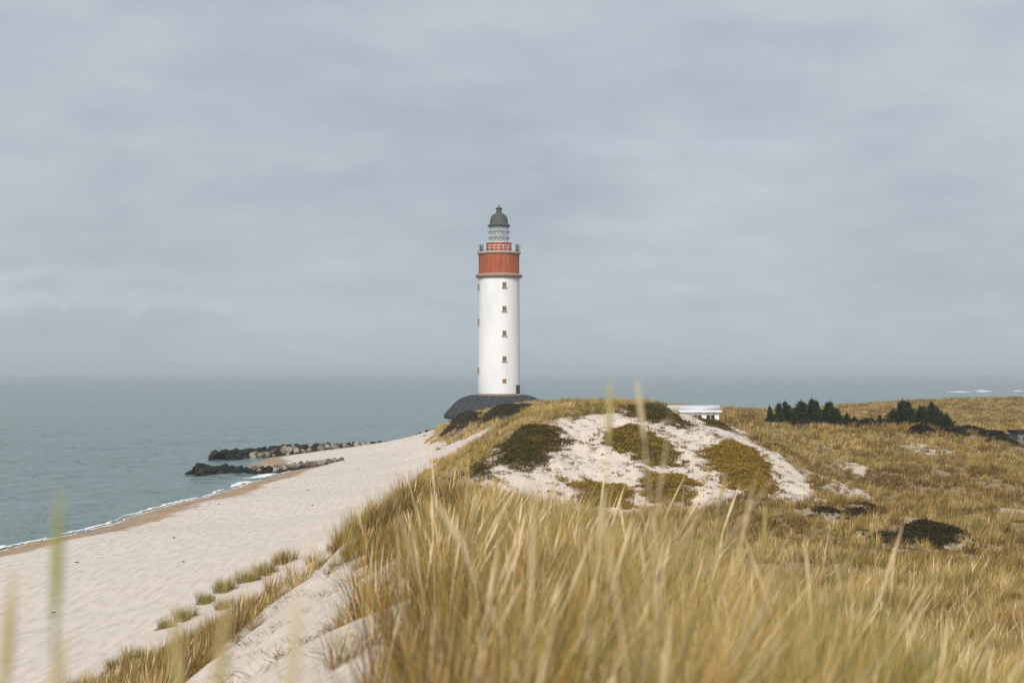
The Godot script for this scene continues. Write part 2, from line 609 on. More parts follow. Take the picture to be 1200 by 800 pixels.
func land() -> void:
	var xs := PackedFloat32Array()
	span(xs, -63, -22, 0.8)
	span(xs, -22, 8, 0.3)
	span(xs, 8, 32, 0.5)
	span(xs, 32, 168, 1.6)
	var ds := PackedFloat32Array()
	span(ds, -13, 4, 0.6)
	span(ds, 4, 50, 0.32)
	span(ds, 50, 130, 0.5)
	span(ds, 130, 270, 1.0)
	span(ds, 270, 452, 2.0)
	var nx := xs.size()
	var v := PackedVector3Array()
	var col := PackedColorArray()
	for d in ds:
		var line := shore_fine(d)
		for x in xs:
			var y := h(x, d)
			v.append(Vector3(x, y, -d))
			var w := warp.get_noise_2d(x, d)
			var wf := fine.get_noise_2d(x * 2.0, d * 2.0)
			var c := Color(0.68, 0.6, 0.525)
			c = c * (1.0 + 0.05 * w + 0.05 * wf)
			var g := at_mask(m_grass, x + w * 0.5, d + wf * 0.5)
			if g > 0.0:
				var t := clampf(g * 1.1 - 0.15 + w * 0.35, 0.0, 0.9)
				c = c.lerp(Color(0.27, 0.2, 0.105) * (1.0 + 0.3 * wf), t)
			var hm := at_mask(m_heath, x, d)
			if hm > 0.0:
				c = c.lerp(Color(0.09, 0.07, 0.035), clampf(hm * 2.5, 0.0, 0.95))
			# sand still wet from the last waves, with a wandering upper edge
			if x < -18.0 and d < 320.0:
				var edge := line + 5.6 + 2.2 * hum.get_noise_2d(x * 0.15, d * 0.35) + 1.2 * w + 0.4 * wf
				if x < edge:
					c = c.lerp(Color(0.40, 0.29, 0.195) * (1.0 + 0.15 * wf + 0.2 * w), clampf((edge - x) / 0.9, 0.0, 1.0))
			col.append(c)
	var on_beach := PackedInt32Array()
	var on_dune := PackedInt32Array()
	for j in ds.size() - 1:
		var f := foot(ds[j])
		for i in nx - 1:
			var a := j * nx + i
			if v[a].y < -2.5 and v[a + nx + 1].y < -2.5:
				continue
			var idx := on_beach if xs[i] < f and ds[j] < 330.0 else on_dune
			for k in [a, a + nx, a + 1, a + 1, a + nx, a + nx + 1]:
				idx.append(k)
	var sand := StandardMaterial3D.new()
	sand.vertex_color_use_as_albedo = true
	sand.roughness = 0.95
	sand.metallic_specular = 0.2
	sand.uv1_triplanar = true
	sand.uv1_world_triplanar = true
	sand.uv1_scale = Vector3(0.37, 0.37, 0.37)
	sand.albedo_texture = noise_tex(31, 0.02, [Color(0.84, 0.84, 0.84), Color(0.97, 0.96, 0.95), Color(1, 1, 1)])
	sand.heightmap_enabled = true
	sand.heightmap_scale = 3.0
	sand.heightmap_texture = noise_tex(32, 0.03, [])
	var tracks := sand.duplicate()
	tracks.uv1_scale = Vector3(0.22, 0.22, 0.034)
	tracks.heightmap_scale = 5.0
	tracks.heightmap_texture = noise_tex(33, 0.014, [])
	tracks.albedo_texture = noise_tex(34, 0.014, [Color(0.86, 0.855, 0.85), Color(0.96, 0.96, 0.955), Color(1, 1, 1)])
	var b := part("beach", compact(v, col, on_beach), tracks, self)
	tag(b, "pale sandy beach with track lines running along the shore", "beach", "", "structure")
	var t := part("dune_terrain", compact(v, col, on_dune), sand, self)
	tag(t, "sandy dune ground under the grass and heath", "terrain", "", "structure")


func compact(v: PackedVector3Array, col: PackedColorArray, idx: PackedInt32Array) -> ArrayMesh:
	var map := PackedInt32Array()
	map.resize(v.size())
	map.fill(-1)
	var nv := PackedVector3Array()
	var nc := PackedColorArray()
	var nn := PackedVector3Array()
	var ni := PackedInt32Array()
	for k in idx:
		if map[k] < 0:
			map[k] = nv.size()
			nv.append(v[k])
			nc.append(col[k])
			nn.append(Vector3.ZERO)
		ni.append(map[k])
	for k in ni.size() / 3:
		var a := ni[k * 3]
		var b := ni[k * 3 + 1]
		var c := ni[k * 3 + 2]
		var n := (nv[c] - nv[a]).cross(nv[b] - nv[a])
		nn[a] += n
		nn[b] += n
		nn[c] += n
	for k in nn.size():
		nn[k] = nn[k].normalized()
	return arr_mesh(nv, ni, nc, nn)


# ---------------------------------------------------------------- the sea
func shore(d: float) -> float:
	var x := -20.0
	for k in 40:
		if base_h(x, d) < 0.0:
			break
		x -= 1.0
	return x


func sea() -> void:
	var xs := PackedFloat32Array()
	var g := -20000.0
	while g < -260.0:
		xs.append(g)
		g *= 0.86
	span(xs, -260, -120, 2.0)
	span(xs, -120, -20, 0.8)
	g = -20.0
	span(xs, -20, 200, 20.0)
	g = 200.0
	while g < 20000.0:
		xs.append(g)
		g *= 1.2
	xs.append(20000)
	var ds := PackedFloat32Array()
	for q in [-2000.0, -600.0, -200.0, -50.0, 20.0]:
		ds.append(q)
	span(ds, 60, 340, 1.2)
	span(ds, 340, 600, 4.0)
	g = 600.0
	while g < 24000.0:
		ds.append(g)
		g *= 1.12
	ds.append(24000)
	var wn := FastNoiseLite.new()
	wn.seed = 77
	wn.noise_type = FastNoiseLite.TYPE_SIMPLEX_SMOOTH
	wn.frequency = 0.05
	wn.fractal_octaves = 3
	var v := PackedVector3Array()
	var nn := PackedVector3Array()
	var nx := xs.size()
	for d in ds:
		for x in xs:
			var amp := clampf((x + 260.0) / 100.0, 0, 1) * clampf((600.0 - d) / 200.0, 0, 1) * clampf((d - 60.0) / 20.0, 0, 1) * clampf((-20.0 - x) / 6.0, 0.0, 1.0)
			var y := 0.0
			if amp > 0.0:
				var ph := x * 0.42 - d * 0.27 + wn.get_noise_2d(x * 0.5, d * 0.5) * 5.0
				var swell := pow(0.5 + 0.5 * sin(ph), 3.0) * (0.5 + 0.7 * wn.get_noise_2d(x * 0.6 + 300.0, d * 0.25))
				y = amp * (0.42 * swell + 0.16 * wn.get_noise_2d(x * 3.2, d * 2.2) + 0.06 * wn.get_noise_2d(x * 9.0, d * 6.0) - 0.05)
			v.append(Vector3(x, y, -d))
			nn.append(Vector3.ZERO)
	var idx := PackedInt32Array()
	for j in ds.size() - 1:
		for i in nx - 1:
			var a := j * nx + i
			for k in [a, a + nx, a + 1, a + 1, a + nx, a + nx + 1]:
				idx.append(k)
	for k in idx.size() / 3:
		var n := (v[idx[k * 3 + 2]] - v[idx[k * 3]]).cross(v[idx[k * 3 + 1]] - v[idx[k * 3]]).normalized()
		for q in 3:
			nn[idx[k * 3 + q]] += n
	for k in nn.size():
		nn[k] = nn[k].normalized()
	var m := StandardMaterial3D.new()
	m.albedo_color = lin(0.135, 0.2, 0.188)
	m.roughness = 0.22
	m.metallic_specular = 0.5
	m.uv1_triplanar = true
	m.uv1_world_triplanar = true
	m.uv1_scale = Vector3(0.014, 0.014, 0.014)
	m.normal_enabled = true
	m.normal_texture = noise_tex(41, 0.014, [], 1024, 7, true, 26.0)
	m.normal_scale = 1.0
	var s := part("sea", arr_mesh(v, idx, PackedColorArray(), nn), m, self)
	tag(s, "calm grey green sea reaching the hazy horizon", "sea", "", "structure")

	# foam along the waterline and on the first breaker
	var fm := mat(lin(0.8, 0.82, 0.82), 0.8)
	var fv := PackedVector3Array()
	var fi := PackedInt32Array()
	foam_band(fv, fi, 50.0, 132.0, -1.8, 0.5, 5, 0.6)
	foam_band(fv, fi, 126.0, 200.0, -1.2, 0.13, 6, 0.5)
	foam_band(fv, fi, 194.0, 226.0, -1.5, 0.6, 7, 0.45)
	foam_band(fv, fi, 60.0, 235.0, 0.2, 0.05, 8, 0.4)
	var f := part("sea_foam", arr_mesh(fv, fi), fm, self)
	tag(f, "white foam line where waves run up the sand", "foam", "", "stuff")
	# far breakers on the shoal to the right
	var far_v := PackedVector3Array()
	var far_i := PackedInt32Array()
	for q in [[378.0, 1200.0, 9.0], [398.0, 1205.0, 3.0], [425.0, 1290.0, 4.5], [415.0, 1240.0, 2.5], [445.0, 1250.0, 3.0]]:
		var o := far_v.size()
		for k in 13:
			var a := TAU * k / 12.0
			var r := 1.0 + 0.3 * sin(k * 2.3)
			far_v.append(Vector3(q[0] + cos(a) * q[2] * r, 0.02, -q[1] + sin(a) * 11.0 * r))
		far_v.append(Vector3(q[0], 0.7, -q[1]))
		for k in 12:
			for z in [o + k, o + k + 1, o + 13]:
				far_i.append(z)
	var ff := part("breaker_foam", arr_mesh(far_v, far_i), fm, self)
	tag(ff, "small white breakers far out at sea on the right", "foam", "", "stuff")
	var reef := part("reef", lathe([Vector2(0, 2.2), Vector2(20, 1.6), Vector2(45, 1.0), Vector2(60, -0.5)], 20, true), mat(lin(0.07, 0.075, 0.075)), self, Vector3(2300, 0, -6900))
	reef.scale = Vector3(2.0, 2.2, 0.6)
	tag(reef, "low dark shoal far out near the horizon", "reef", "", "structure")


func foam_band(v: PackedVector3Array, idx: PackedInt32Array, d0: float, d1: float, off: float, width: float, seed_: int, bias: float) -> void:
	var n := FastNoiseLite.new()
	n.seed = seed_
	n.frequency = 0.12
	n.fractal_octaves = 6
	n.fractal_gain = 0.65
	var d := d0
	var last := -1
	while d < d1:
		var x := shore_fine(d) + off + n.get_noise_2d(d, 40.0) * 1.2
		var w := width * (n.get_noise_2d(d, 0.0) * 1.6 + 0.35 + bias) * 2.0
		if w > 0.03:
			var y := maxf(h(x, d), 0.0) + 0.05
			var a := v.size()
			v.append(Vector3(x - w * (1.0 + n.get_noise_2d(d * 6.0, 9.0)), 0.03 + maxf(h(x - w, d), 0.0), -d))
			v.append(Vector3(x, y + 0.05, -d))
			v.append(Vector3(x + w * (0.6 + n.get_noise_2d(d * 6.0, 70.0)), 0.03 + maxf(h(x + w * 0.6, d), 0.0), -d))
			if last >= 0:
				for k in [last, a, last + 1, last + 1, a, a + 1, last + 1, a + 1, last + 2, last + 2, a + 1, a + 2]:
					idx.append(k)
			last = a
		else:
			last = -1
		d += 0.3


func shore_fine(d: float) -> float:
	var hi := -22.0
	var lo := -62.0
	for k in 14:
		var m := (hi + lo) / 2.0
		if base_h(m, d) > 0.08:
			hi = m
		else:
			lo = m
	return hi


# ---------------------------------------------------------------- lighthouse
func lighthouse() -> void:
	var white := tex_mat([Color(0.86, 0.86, 0.87), Color(0.92, 0.92, 0.92), Color(0.94, 0.94, 0.94)], 51, Vector3(0.05, 0.012, 0.05), 0.7)
	var red := tex_mat([lin(0.15, 0.04, 0.02), lin(0.33, 0.082, 0.034), lin(0.4, 0.108, 0.047), lin(0.46, 0.16, 0.09)], 52, Vector3(0.1, 0.012, 0.1), 0.75, 0.02)
	var stone := tex_mat([lin(0.2, 0.15, 0.11), lin(0.36, 0.27, 0.2), lin(0.45, 0.35, 0.27)], 53, Vector3(0.3, 0.3, 0.3), 0.9, 0.02)
	var pale_stone := tex_mat([lin(0.36, 0.31, 0.26), lin(0.5, 0.44, 0.38), lin(0.58, 0.51, 0.45)], 54, Vector3(0.3, 0.3, 0.3), 0.9, 0.02)
	var slate := tex_mat([lin(0.02, 0.024, 0.025), lin(0.04, 0.044, 0.045), lin(0.1, 0.1, 0.095)], 55, Vector3(0.1, 0.1, 0.1), 0.75, 0.025, 3.0)
	var copper := tex_mat([lin(0.045, 0.042, 0.034), lin(0.07, 0.075, 0.064), lin(0.1, 0.115, 0.098), lin(0.12, 0.09, 0.065)], 56, Vector3(0.3, 0.05, 0.3), 0.6, 0.02)
	var dark := mat(lin(0.03, 0.03, 0.03), 0.6)
	var glass := mat(Color(0.75, 0.8, 0.82, 0.25), 0.05, 0.5)
	glass.transparency = BaseMaterial3D.TRANSPARENCY_ALPHA
	var bars := mat(lin(0.68, 0.69, 0.68), 0.6)
	var iron := mat(lin(0.09, 0.085, 0.08), 0.6)
	var y0 := 11.08
	var t := thing("lighthouse", Vector3(-2.9, y0, -315), "tall white lighthouse with red top and green dome", "lighthouse")
	var yy := func(v: float) -> float: return 16.0 - (v - 437.0) * 0.18908 - y0
	# dark apron with standing seams
	var prof := [Vector2(4.2, 0.02), Vector2(6.0, 0.0), Vector2(6.9, -0.2), Vector2(8.0, -0.55), Vector2(9.2, -1.25), Vector2(10.4, -2.4), Vector2(11.4, -3.5), Vector2(12.2, -4.5), Vector2(12.2, -5.0), Vector2(11.4, -5.2)]
	var ap := part("apron", lathe(prof, 64, true), slate, t)
	ap.set_meta("label", "dark tarred apron round the tower foot")
	for k in 32:
		var a := TAU * k / 32.0
		var dir := Vector3(sin(a), 0, cos(a))
		var st := SurfaceTool.new()
		st.begin(Mesh.PRIMITIVE_TRIANGLES)
		for i in range(1, 7):
			var p: Vector2 = prof[i]
			var q: Vector2 = prof[i + 1]
			add_bar(st, dir * p.x + UP * (p.y + 0.01), dir * q.x + UP * (q.y + 0.01), 0.09, 0.09, 4)
		st.generate_normals()
		part("seam", st.commit(), slate, ap)
	var plinth := part("plinth", lathe([Vector2(4.6, 0.42), Vector2(4.86, 0.38), Vector2(4.86, 0.0)], 64), stone, t)
	plinth.name = "plinth"
	part("tower_wall", lathe([Vector2(4.55, yy.call(326.0)), Vector2(4.59, 12.0), Vector2(4.66, 0.1)], 80, true), white, t)
	# cornice between white and red
	part("cornice", lathe([Vector2(4.4, yy.call(320.8)), Vector2(4.95, yy.call(321.4)), Vector2(5.2, yy.call(322.2)), Vector2(5.24, yy.call(324.0)), Vector2(5.0, yy.call(325.4)), Vector2(4.5, yy.call(326.2))], 80), stone, t)
	part("red_drum", lathe([Vector2(4.44, yy.call(298.2)), Vector2(4.46, yy.call(310.0)), Vector2(4.46, yy.call(321.2))], 80), red, t)
	for k in 12:
		var a := TAU * k / 12.0 + 0.13
		part("pilaster", box(Vector3(0.34, 4.2, 0.12)), red, t, Vector3(sin(a) * 4.47, yy.call(309.8), cos(a) * 4.47), Vector3(0, a, 0))
	part("gallery_slab", lathe([Vector2(2.6, yy.call(295.2)), Vector2(4.86, yy.call(295.4)), Vector2(4.9, yy.call(296.0)), Vector2(4.86, yy.call(297.2)), Vector2(4.6, yy.call(298.4)), Vector2(4.3, yy.call(298.5))], 80), pale_stone, t)
	var rail := part("railing", lathe([Vector2(4.66, yy.call(288.7)), Vector2(4.72, yy.call(288.6)), Vector2(4.78, yy.call(288.7)), Vector2(4.78, yy.call(289.1)), Vector2(4.66, yy.call(289.1)), Vector2(4.66, yy.call(288.7))], 64), bars, t)
	part("rail", lathe([Vector2(4.69, yy.call(291.9)), Vector2(4.75, yy.call(291.9)), Vector2(4.75, yy.call(292.2)), Vector2(4.69, yy.call(292.2)), Vector2(4.69, yy.call(291.9))], 64), bars, rail)
	for k in 28:
		var a := TAU * k / 28.0
		var e := Vector3(sin(a), 0, cos(a)) * 4.72
		part("post", bar(e + UP * yy.call(295.4), e + UP * yy.call(288.8), 0.055, 6), bars, rail)
	# dark lockers and screens standing on the gallery
	for s in [[1.22, 1.0, 1.5], [1.36, 0.7, 1.25], [-1.34, 0.5, 1.45], [-1.06, 0.45, 1.4]]:
		var a: float = s[0]
		var b := part("gallery_locker", box(Vector3(s[1], s[2], 0.5)), mat(lin(0.07, 0.032, 0.028), 0.7) if a > 0.0 else dark, t, Vector3(sin(a) * 4.25, yy.call(295.2) + s[2] / 2.0, cos(a) * 4.25), Vector3(0, a, 0))
		part("lid", box(Vector3(s[1] + 0.06, 0.06, 0.56)), iron, b, Vector3(0, s[2] / 2.0 + 0.03, 0))
	var up := part("upper_drum", lathe([Vector2(2.1, yy.call(284.6)), Vector2(2.86, yy.call(284.7)), Vector2(2.9, yy.call(285.4)), Vector2(2.8, yy.call(285.8)), Vector2(2.8, yy.call(295.3))], 64), red, t)
	part("door", box(Vector3(0.9, 1.7, 0.08)), dark, up, Vector3(sin(-1.25) * 2.8, yy.call(295.2) + 0.87, cos(-1.25) * 2.8), Vector3(0, -1.25, 0))
	# lantern: glazed drum in a lattice of slanting bars
	var yb: float = yy.call(284.8)
	var yt: float = yy.call(265.0)
	var lan := part("lantern", lathe([Vector2(2.2, yb + 0.22), Vector2(2.24, yb)], 48), bars, t)
	lan.set_meta("label", "white lattice lantern room")
	var np := 16
	for k in np:
		var a0 := TAU * k / np
		var a1 := TAU * (k + 1) / np
		var am := (a0 + a1) / 2.0
		part("pane", box(Vector3(2.0 * 2.06 * sin(PI / np), yt - yb - 0.3, 0.02)), glass, lan, Vector3(sin(am) * 2.03, (yt + yb) / 2.0, cos(am) * 2.03), Vector3(0, am, 0))
		for dirn in [-1, 1]:
			var st := SurfaceTool.new()
			st.begin(Mesh.PRIMITIVE_TRIANGLES)
			for i in 6:
				var b0: float = a0 + dirn * 3.0 * TAU / np * i / 6.0
				var b1: float = a0 + dirn * 3.0 * TAU / np * (i + 1) / 6.0
				var rr := 2.15 if dirn > 0 else 2.11
				add_bar(st, Vector3(sin(b0) * rr, lerpf(yb, yt, i / 6.0), cos(b0) * rr), Vector3(sin(b1) * rr, lerpf(yb, yt, (i + 1) / 6.0), cos(b1) * rr), 0.05, 0.05, 5)
			st.generate_normals()
			part("glazing_bar", st.commit(), bars, lan)
		var e := Vector3(sin(a0), 0, cos(a0))
		part("bracket", bar(e * 2.1 + UP * yy.call(278.8), e * 2.42 + UP * yy.call(278.8), 0.06, 5), iron, lan)
		part("bracket", bar(e * 2.1 + UP * yy.call(271.8), e * 2.6 + UP * yy.call(271.8), 0.05, 5), iron, lan)
	for q in [[278.8, 2.2], [271.8, 2.2]]:
		part("ring", lathe([Vector2(q[1], yy.call(q[0] - 0.16)), Vector2(q[1] + 0.05, yy.call(q[0] - 0.16)), Vector2(q[1] + 0.05, yy.call(q[0] + 0.16)), Vector2(q[1], yy.call(q[0] + 0.16))], 48), iron, lan)
	var lens_body := part("lens", lathe([Vector2(0.3, yt - 0.5), Vector2(0.85, yt - 1.2), Vector2(1.0, (yt + yb) / 2), Vector2(0.85, yb + 1.0), Vector2(0.5, yb + 0.2)], 20), mat(lin(0.6, 0.63, 0.62), 0.2, 0.5), lan)
	lens_body.name = "lens"
	var dome := part("dome", lathe([Vector2(0.62, yy.call(249.3)), Vector2(1.05, yy.call(250.3)), Vector2(1.55, yy.call(252.3)), Vector2(1.84, yy.call(255.2)), Vector2(1.95, yy.call(259.0)), Vector2(2.0, yy.call(262.0)), Vector2(2.3, yy.call(262.8)), Vector2(2.54, yy.call(263.6)), Vector2(2.5, yy.call(264.9)), Vector2(2.2, yy.call(265.6)), Vector2(1.5, yy.call(265.7))], 48, true), copper, t)
	dome.set_meta("label", "weathered green copper dome")
	for k in 16:
		var a := TAU * k / 16.0
		var e := Vector3(sin(a), 0, cos(a))
		var st := SurfaceTool.new()
		st.begin(Mesh.PRIMITIVE_TRIANGLES)
		var pr := [Vector2(0.66, 249.3), Vector2(1.07, 250.3), Vector2(1.57, 252.3), Vector2(1.86, 255.2), Vector2(1.97, 259.0), Vector2(2.02, 262.0)]
		for i in 5:
			add_bar(st, e * pr[i].x + UP * yy.call(pr[i].y), e * pr[i + 1].x + UP * yy.call(pr[i + 1].y), 0.035, 0.035, 4)
		st.generate_normals()
		part("rib", st.commit(), copper, dome)
	part("ventilator", lathe([Vector2(0.1, yy.call(242.2)), Vector2(0.55, yy.call(242.7)), Vector2(0.8, yy.call(243.6)), Vector2(0.8, yy.call(244.2)), Vector2(0.6, yy.call(244.8)), Vector2(0.6, yy.call(248.6)), Vector2(0.74, yy.call(249.4)), Vector2(0.74, yy.call(250.0))], 24), copper, t)
	part("spire", lathe([Vector2(0.0, yy.call(236.2)), Vector2(0.03, yy.call(237)), Vector2(0.05, yy.call(240.2)), Vector2(0.2, yy.call(240.8)), Vector2(0.2, yy.call(241.4)), Vector2(0.06, yy.call(241.8)), Vector2(0.1, yy.call(242.4))], 10), iron, t)
	# windows
	var a1 := asin(6.5 / 24.5)
	for v in [335.0, 362.5, 391.0, 420.5]:
		wall_window(t, a1, yy.call(v), 0.95, 1.25, pale_stone, dark, true)
	wall_window(t, a1, yy.call(446.5), 0.85, 1.1, mat(lin(0.4, 0.28, 0.17)), mat(lin(0.22, 0.15, 0.1)), false)
	for v in [336.0, 377.0, 433.5]:
		wall_window(t, a1 - PI / 2.0, yy.call(v), 0.95, 1.25, stone, dark, true)
	for v in [335.0, 377.0, 420.0]:
		wall_window(t, a1 + PI, yy.call(v), 0.95, 1.25, stone, dark, true)
	var ad := 1.1
	var w := part("door", box(Vector3(1.4, 1.9, 0.3)), mat(lin(0.055, 0.06, 0.06), 0.6), t, Vector3(sin(ad) * 4.68, 1.25, cos(ad) * 4.68), Vector3(0, ad, 0))
	part("door_frame", box(Vector3(1.7, 0.16, 0.4)), stone, w, Vector3(0, 1.02, 0))
	part("step", box(Vector3(2.0, 0.28, 1.2)), stone, w, Vector3(0, -1.1, 0.5))


func wall_window(t: Node3D, a: float, y: float, w: float, hgt: float, surround: Material, pane: Material, sill: bool) -> void:
	var r := 4.62
	var f := part("window", box(Vector3(w * 0.66, hgt * 0.74, 0.1)), pane, t, Vector3(sin(a) * r, y, cos(a) * r), Vector3(0, a, 0))
	for s in [-1, 1]:
		part("jamb", box(Vector3(w * 0.17, hgt * 0.74, 0.24)), surround, f, Vector3(s * w * 0.415, 0, 0.02))
	part("lintel", box(Vector3(w * 0.9, hgt * 0.14, 0.26)), surround, f, Vector3(0, hgt * 0.44, 0.02))
	part("mullion", box(Vector3(0.06, hgt * 0.74, 0.14)), surround, f)
	part("glazing_bar", box(Vector3(w * 0.66, 0.05, 0.13)), surround, f, Vector3(0, 0.1, 0))
	if sill:
		part("sill", box(Vector3(w * 1.25, hgt * 0.13, 0.42)), surround, f, Vector3(0, -hgt * 0.435, 0.06))


# ---------------------------------------------------------------- groynes
func rock_mesh(seed_: int) -> ArrayMesh:
	var n := FastNoiseLite.new()
	n.seed = seed_
	n.frequency = 0.75
	var s := SphereMesh.new()
	s.radius = 0.5
	s.height = 1.0
	s.radial_segments = 9
	s.rings = 5
	var a := s.get_mesh_arrays()
	var v: PackedVector3Array = a[Mesh.ARRAY_VERTEX]
	var st := SurfaceTool.new()
	st.begin(Mesh.PRIMITIVE_TRIANGLES)
	st.set_smooth_group(-1)
	for k in a[Mesh.ARRAY_INDEX]:
		var p := v[k]
		var q := p * (1.0 + 0.55 * n.get_noise_3dv(p * 2.6))
		q = Vector3(clampf(q.x, -0.44, 0.44), clampf(q.y, -0.36, 0.36), clampf(q.z, -0.42, 0.42))
		st.add_vertex(q)
	st.generate_normals()
	return st.commit()


func groyne(called: String, line: Array, count: int, seed_: int, label: String) -> void:
	var r := RandomNumberGenerator.new()
	r.seed = seed_
	var meshes := []
	for k in 6:
		meshes.append(rock_mesh(seed_ * 10 + k))
	var weedy := [mat(lin(0.012, 0.013, 0.009), 0.85), mat(lin(0.02, 0.02, 0.012), 0.85), mat(lin(0.03, 0.027, 0.018), 0.9)]
	var pale := [
		tex_mat([lin(0.16, 0.135, 0.1), lin(0.33, 0.28, 0.215)], 61, Vector3(0.5, 0.5, 0.5), 0.95, 0.02),
		tex_mat([lin(0.22, 0.195, 0.16), lin(0.42, 0.375, 0.315)], 62, Vector3(0.5, 0.5, 0.5), 0.95, 0.02),
		tex_mat([lin(0.08, 0.07, 0.055), lin(0.2, 0.17, 0.13)], 63, Vector3(0.5, 0.5, 0.5), 0.95, 0.02)]
	var total := 0.0
	for k in line.size() - 1:
		total += line[k].distance_to(line[k + 1])
	var mid: Vector2 = line[1]
	var o := thing(called, Vector3(mid.x, 0.0, -mid.y), label, "groyne", "rubble groynes on the beach")
	# the rubble core that carries the boulders
	var cv := PackedVector3Array()
	var ci := PackedInt32Array()
	var steps := 60
	for k in steps + 1:
		var s := float(k) / steps
		var left := s * total
		var p: Vector2 = line[0]
		var dirn := Vector2.RIGHT
		for q in line.size() - 1:
			var l: float = line[q].distance_to(line[q + 1])
			dirn = (line[q + 1] - line[q]).normalized()
			if left <= l or q == line.size() - 2:
				p = line[q] + dirn * left
				break
			left -= l
		var across := Vector2(-dirn.y, dirn.x)
		var half := 3.3 * (1.0 - 0.45 * s) if seed_ == 5 else 2.3 * (1.0 - 0.3 * s)
		for q in 7:
			var c := (q - 3) / 3.0 * 1.1
			var at := p + across * c * half
			var top := (1.7 - 1.1 * s if seed_ == 5 else 1.2 - 1.1 * s) * (1.0 - c * c)
			cv.append(Vector3(at.x - mid.x, maxf(h(at.x, at.y), -0.5) + top + fine.get_noise_2d(at.x * 1.5, at.y * 1.5) * 0.4, -(at.y - mid.y)))
			if k > 0 and q > 0:
				var e := k * 7 + q
				for z in [e - 8, e - 1, e - 7, e - 7, e - 1, e]:
					ci.append(z)
	part("rubble_core", arr_mesh(cv, ci), weedy[1], o)
	for k in count:
		var s := (k + r.randf()) / count
		var left := s * total
		var p: Vector2 = line[0]
		var dirn := Vector2.RIGHT
		for q in line.size() - 1:
			var l: float = line[q].distance_to(line[q + 1])
			dirn = (line[q + 1] - line[q]).normalized()
			if left <= l or q == line.size() - 2:
				p = line[q] + dirn * left
				break
			left -= l
		var across := Vector2(-dirn.y, dirn.x)      # towards the sea
		var c := r.randf_range(-1.0, 1.0)
		var half := 3.3 * (1.0 - 0.45 * s) if seed_ == 5 else 2.3 * (1.0 - 0.3 * s)
		p += across * c * half
		var size := r.randf_range(0.75, 1.6) * (1.0 - 0.25 * s) if seed_ == 5 else r.randf_range(0.8, 1.9) * (1.0 - 0.5 * s)
		var bed := maxf(h(p.x, p.y), -0.5)
		var top := (1.7 - 1.1 * s) * (1.0 - c * c) if seed_ == 5 else (1.2 - 1.1 * s) * (1.0 - c * c)
		var wet := c + 0.35 * (1.0 - 2.4 * s) + r.randf_range(-0.35, 0.35) > -0.4
		if seed_ == 6:
			wet = s < 0.42 + r.randf_range(-0.12, 0.12)
		var m: Material = weedy[r.randi() % 3] if wet else pale[r.randi() % 3]
		var b := part("boulder", meshes[r.randi() % 6], m, o, Vector3(p.x - mid.x, bed + size * 0.22 + top, -(p.y - mid.y)), Vector3(r.randf() * 0.6, r.randf() * TAU, r.randf() * 0.6))
		b.scale = Vector3(size * r.randf_range(0.9, 1.3), size * r.randf_range(0.75, 1.0), size)


# ---------------------------------------------------------------- buildings
func hut() -> void:
	var white := tex_mat([Color(0.8, 0.8, 0.8), Color(0.9, 0.9, 0.9), Color(0.93, 0.93, 0.93)], 71, Vector3(0.2, 0.2, 0.2), 0.8)
	var roofm := tex_mat([lin(0.5, 0.52, 0.54), lin(0.66, 0.68, 0.7)], 72, Vector3(0.2, 0.2, 0.2), 0.7)
	var dark := mat(lin(0.03, 0.03, 0.032), 0.5)
	var g := 10.15
	var t := thing("white_hut", Vector3(18.25, g, -143.0), "low white hut with pale roof half hidden behind sand hill", "hut")
	part("wall", box(Vector3(4.7, 2.1, 3.2)), white, t, Vector3(0, 1.05, 0))
	var roof := CSGPolygon3D.new()
	var pm := SurfaceTool.new()
	pm.begin(Mesh.PRIMITIVE_TRIANGLES)
	var y0 := 2.13
	var q := [Vector3(-2.6, y0, 1.9), Vector3(2.6, y0, 1.9), Vector3(2.6, y0 + 0.5, 0), Vector3(-2.6, y0 + 0.5, 0), Vector3(2.6, y0, -1.9), Vector3(-2.6, y0, -1.9)]
	for k in [0, 2, 1, 0, 3, 2, 3, 5, 4, 3, 4, 2, 0, 5, 3, 1, 2, 4, 0, 1, 4, 0, 4, 5]:
		pm.add_vertex(q[k])
	pm.generate_normals()
	var r := part("roof", pm.commit(), roofm, t)
	roof.free()
	part("fascia", box(Vector3(5.2, 0.2, 0.06)), white, r, Vector3(0, y0 - 0.06, 1.93))
	part("fascia", box(Vector3(5.2, 0.2, 0.06)), white, r, Vector3(0, y0 - 0.06, -1.93))
	for x in [-1.6, 0.2, 1.5]:
		var w := part("window", box(Vector3(0.8, 0.7, 0.08)), dark, t, Vector3(x, 1.35, 1.62))
		part("frame", box(Vector3(0.9, 0.07, 0.12)), white, w, Vector3(0, 0.385, 0))
		part("frame", box(Vector3(0.9, 0.07, 0.12)), white, w, Vector3(0, -0.385, 0))
		part("mullion", box(Vector3(0.05, 0.7, 0.11)), white, w)
	var d := part("door", box(Vector3(0.08, 1.8, 0.85)), mat(lin(0.4, 0.42, 0.43)), t, Vector3(2.37, 0.92, 0.2))
	part("handle", box(Vector3(0.08, 0.05, 0.14)), dark, d, Vector3(0.06, 0, 0.3))
	# a thin post standing in the grass behind
	var p := thing("wooden_post", on_land(33.3, 200), "thin grey wooden post standing in grass right of white hut", "post")
	var wood := mat(lin(0.12, 0.105, 0.09))
	part("shaft", bar(Vector3(0, -0.4, 0), Vector3(0.02, 1.95, 0), 0.08, 6, 0.06), wood, p)
	part("cap", lathe([Vector2(0, 0.08), Vector2(0.1, 0.0), Vector2(0.1, -0.06)], 8), wood, p, Vector3(0.02, 1.95, 0))


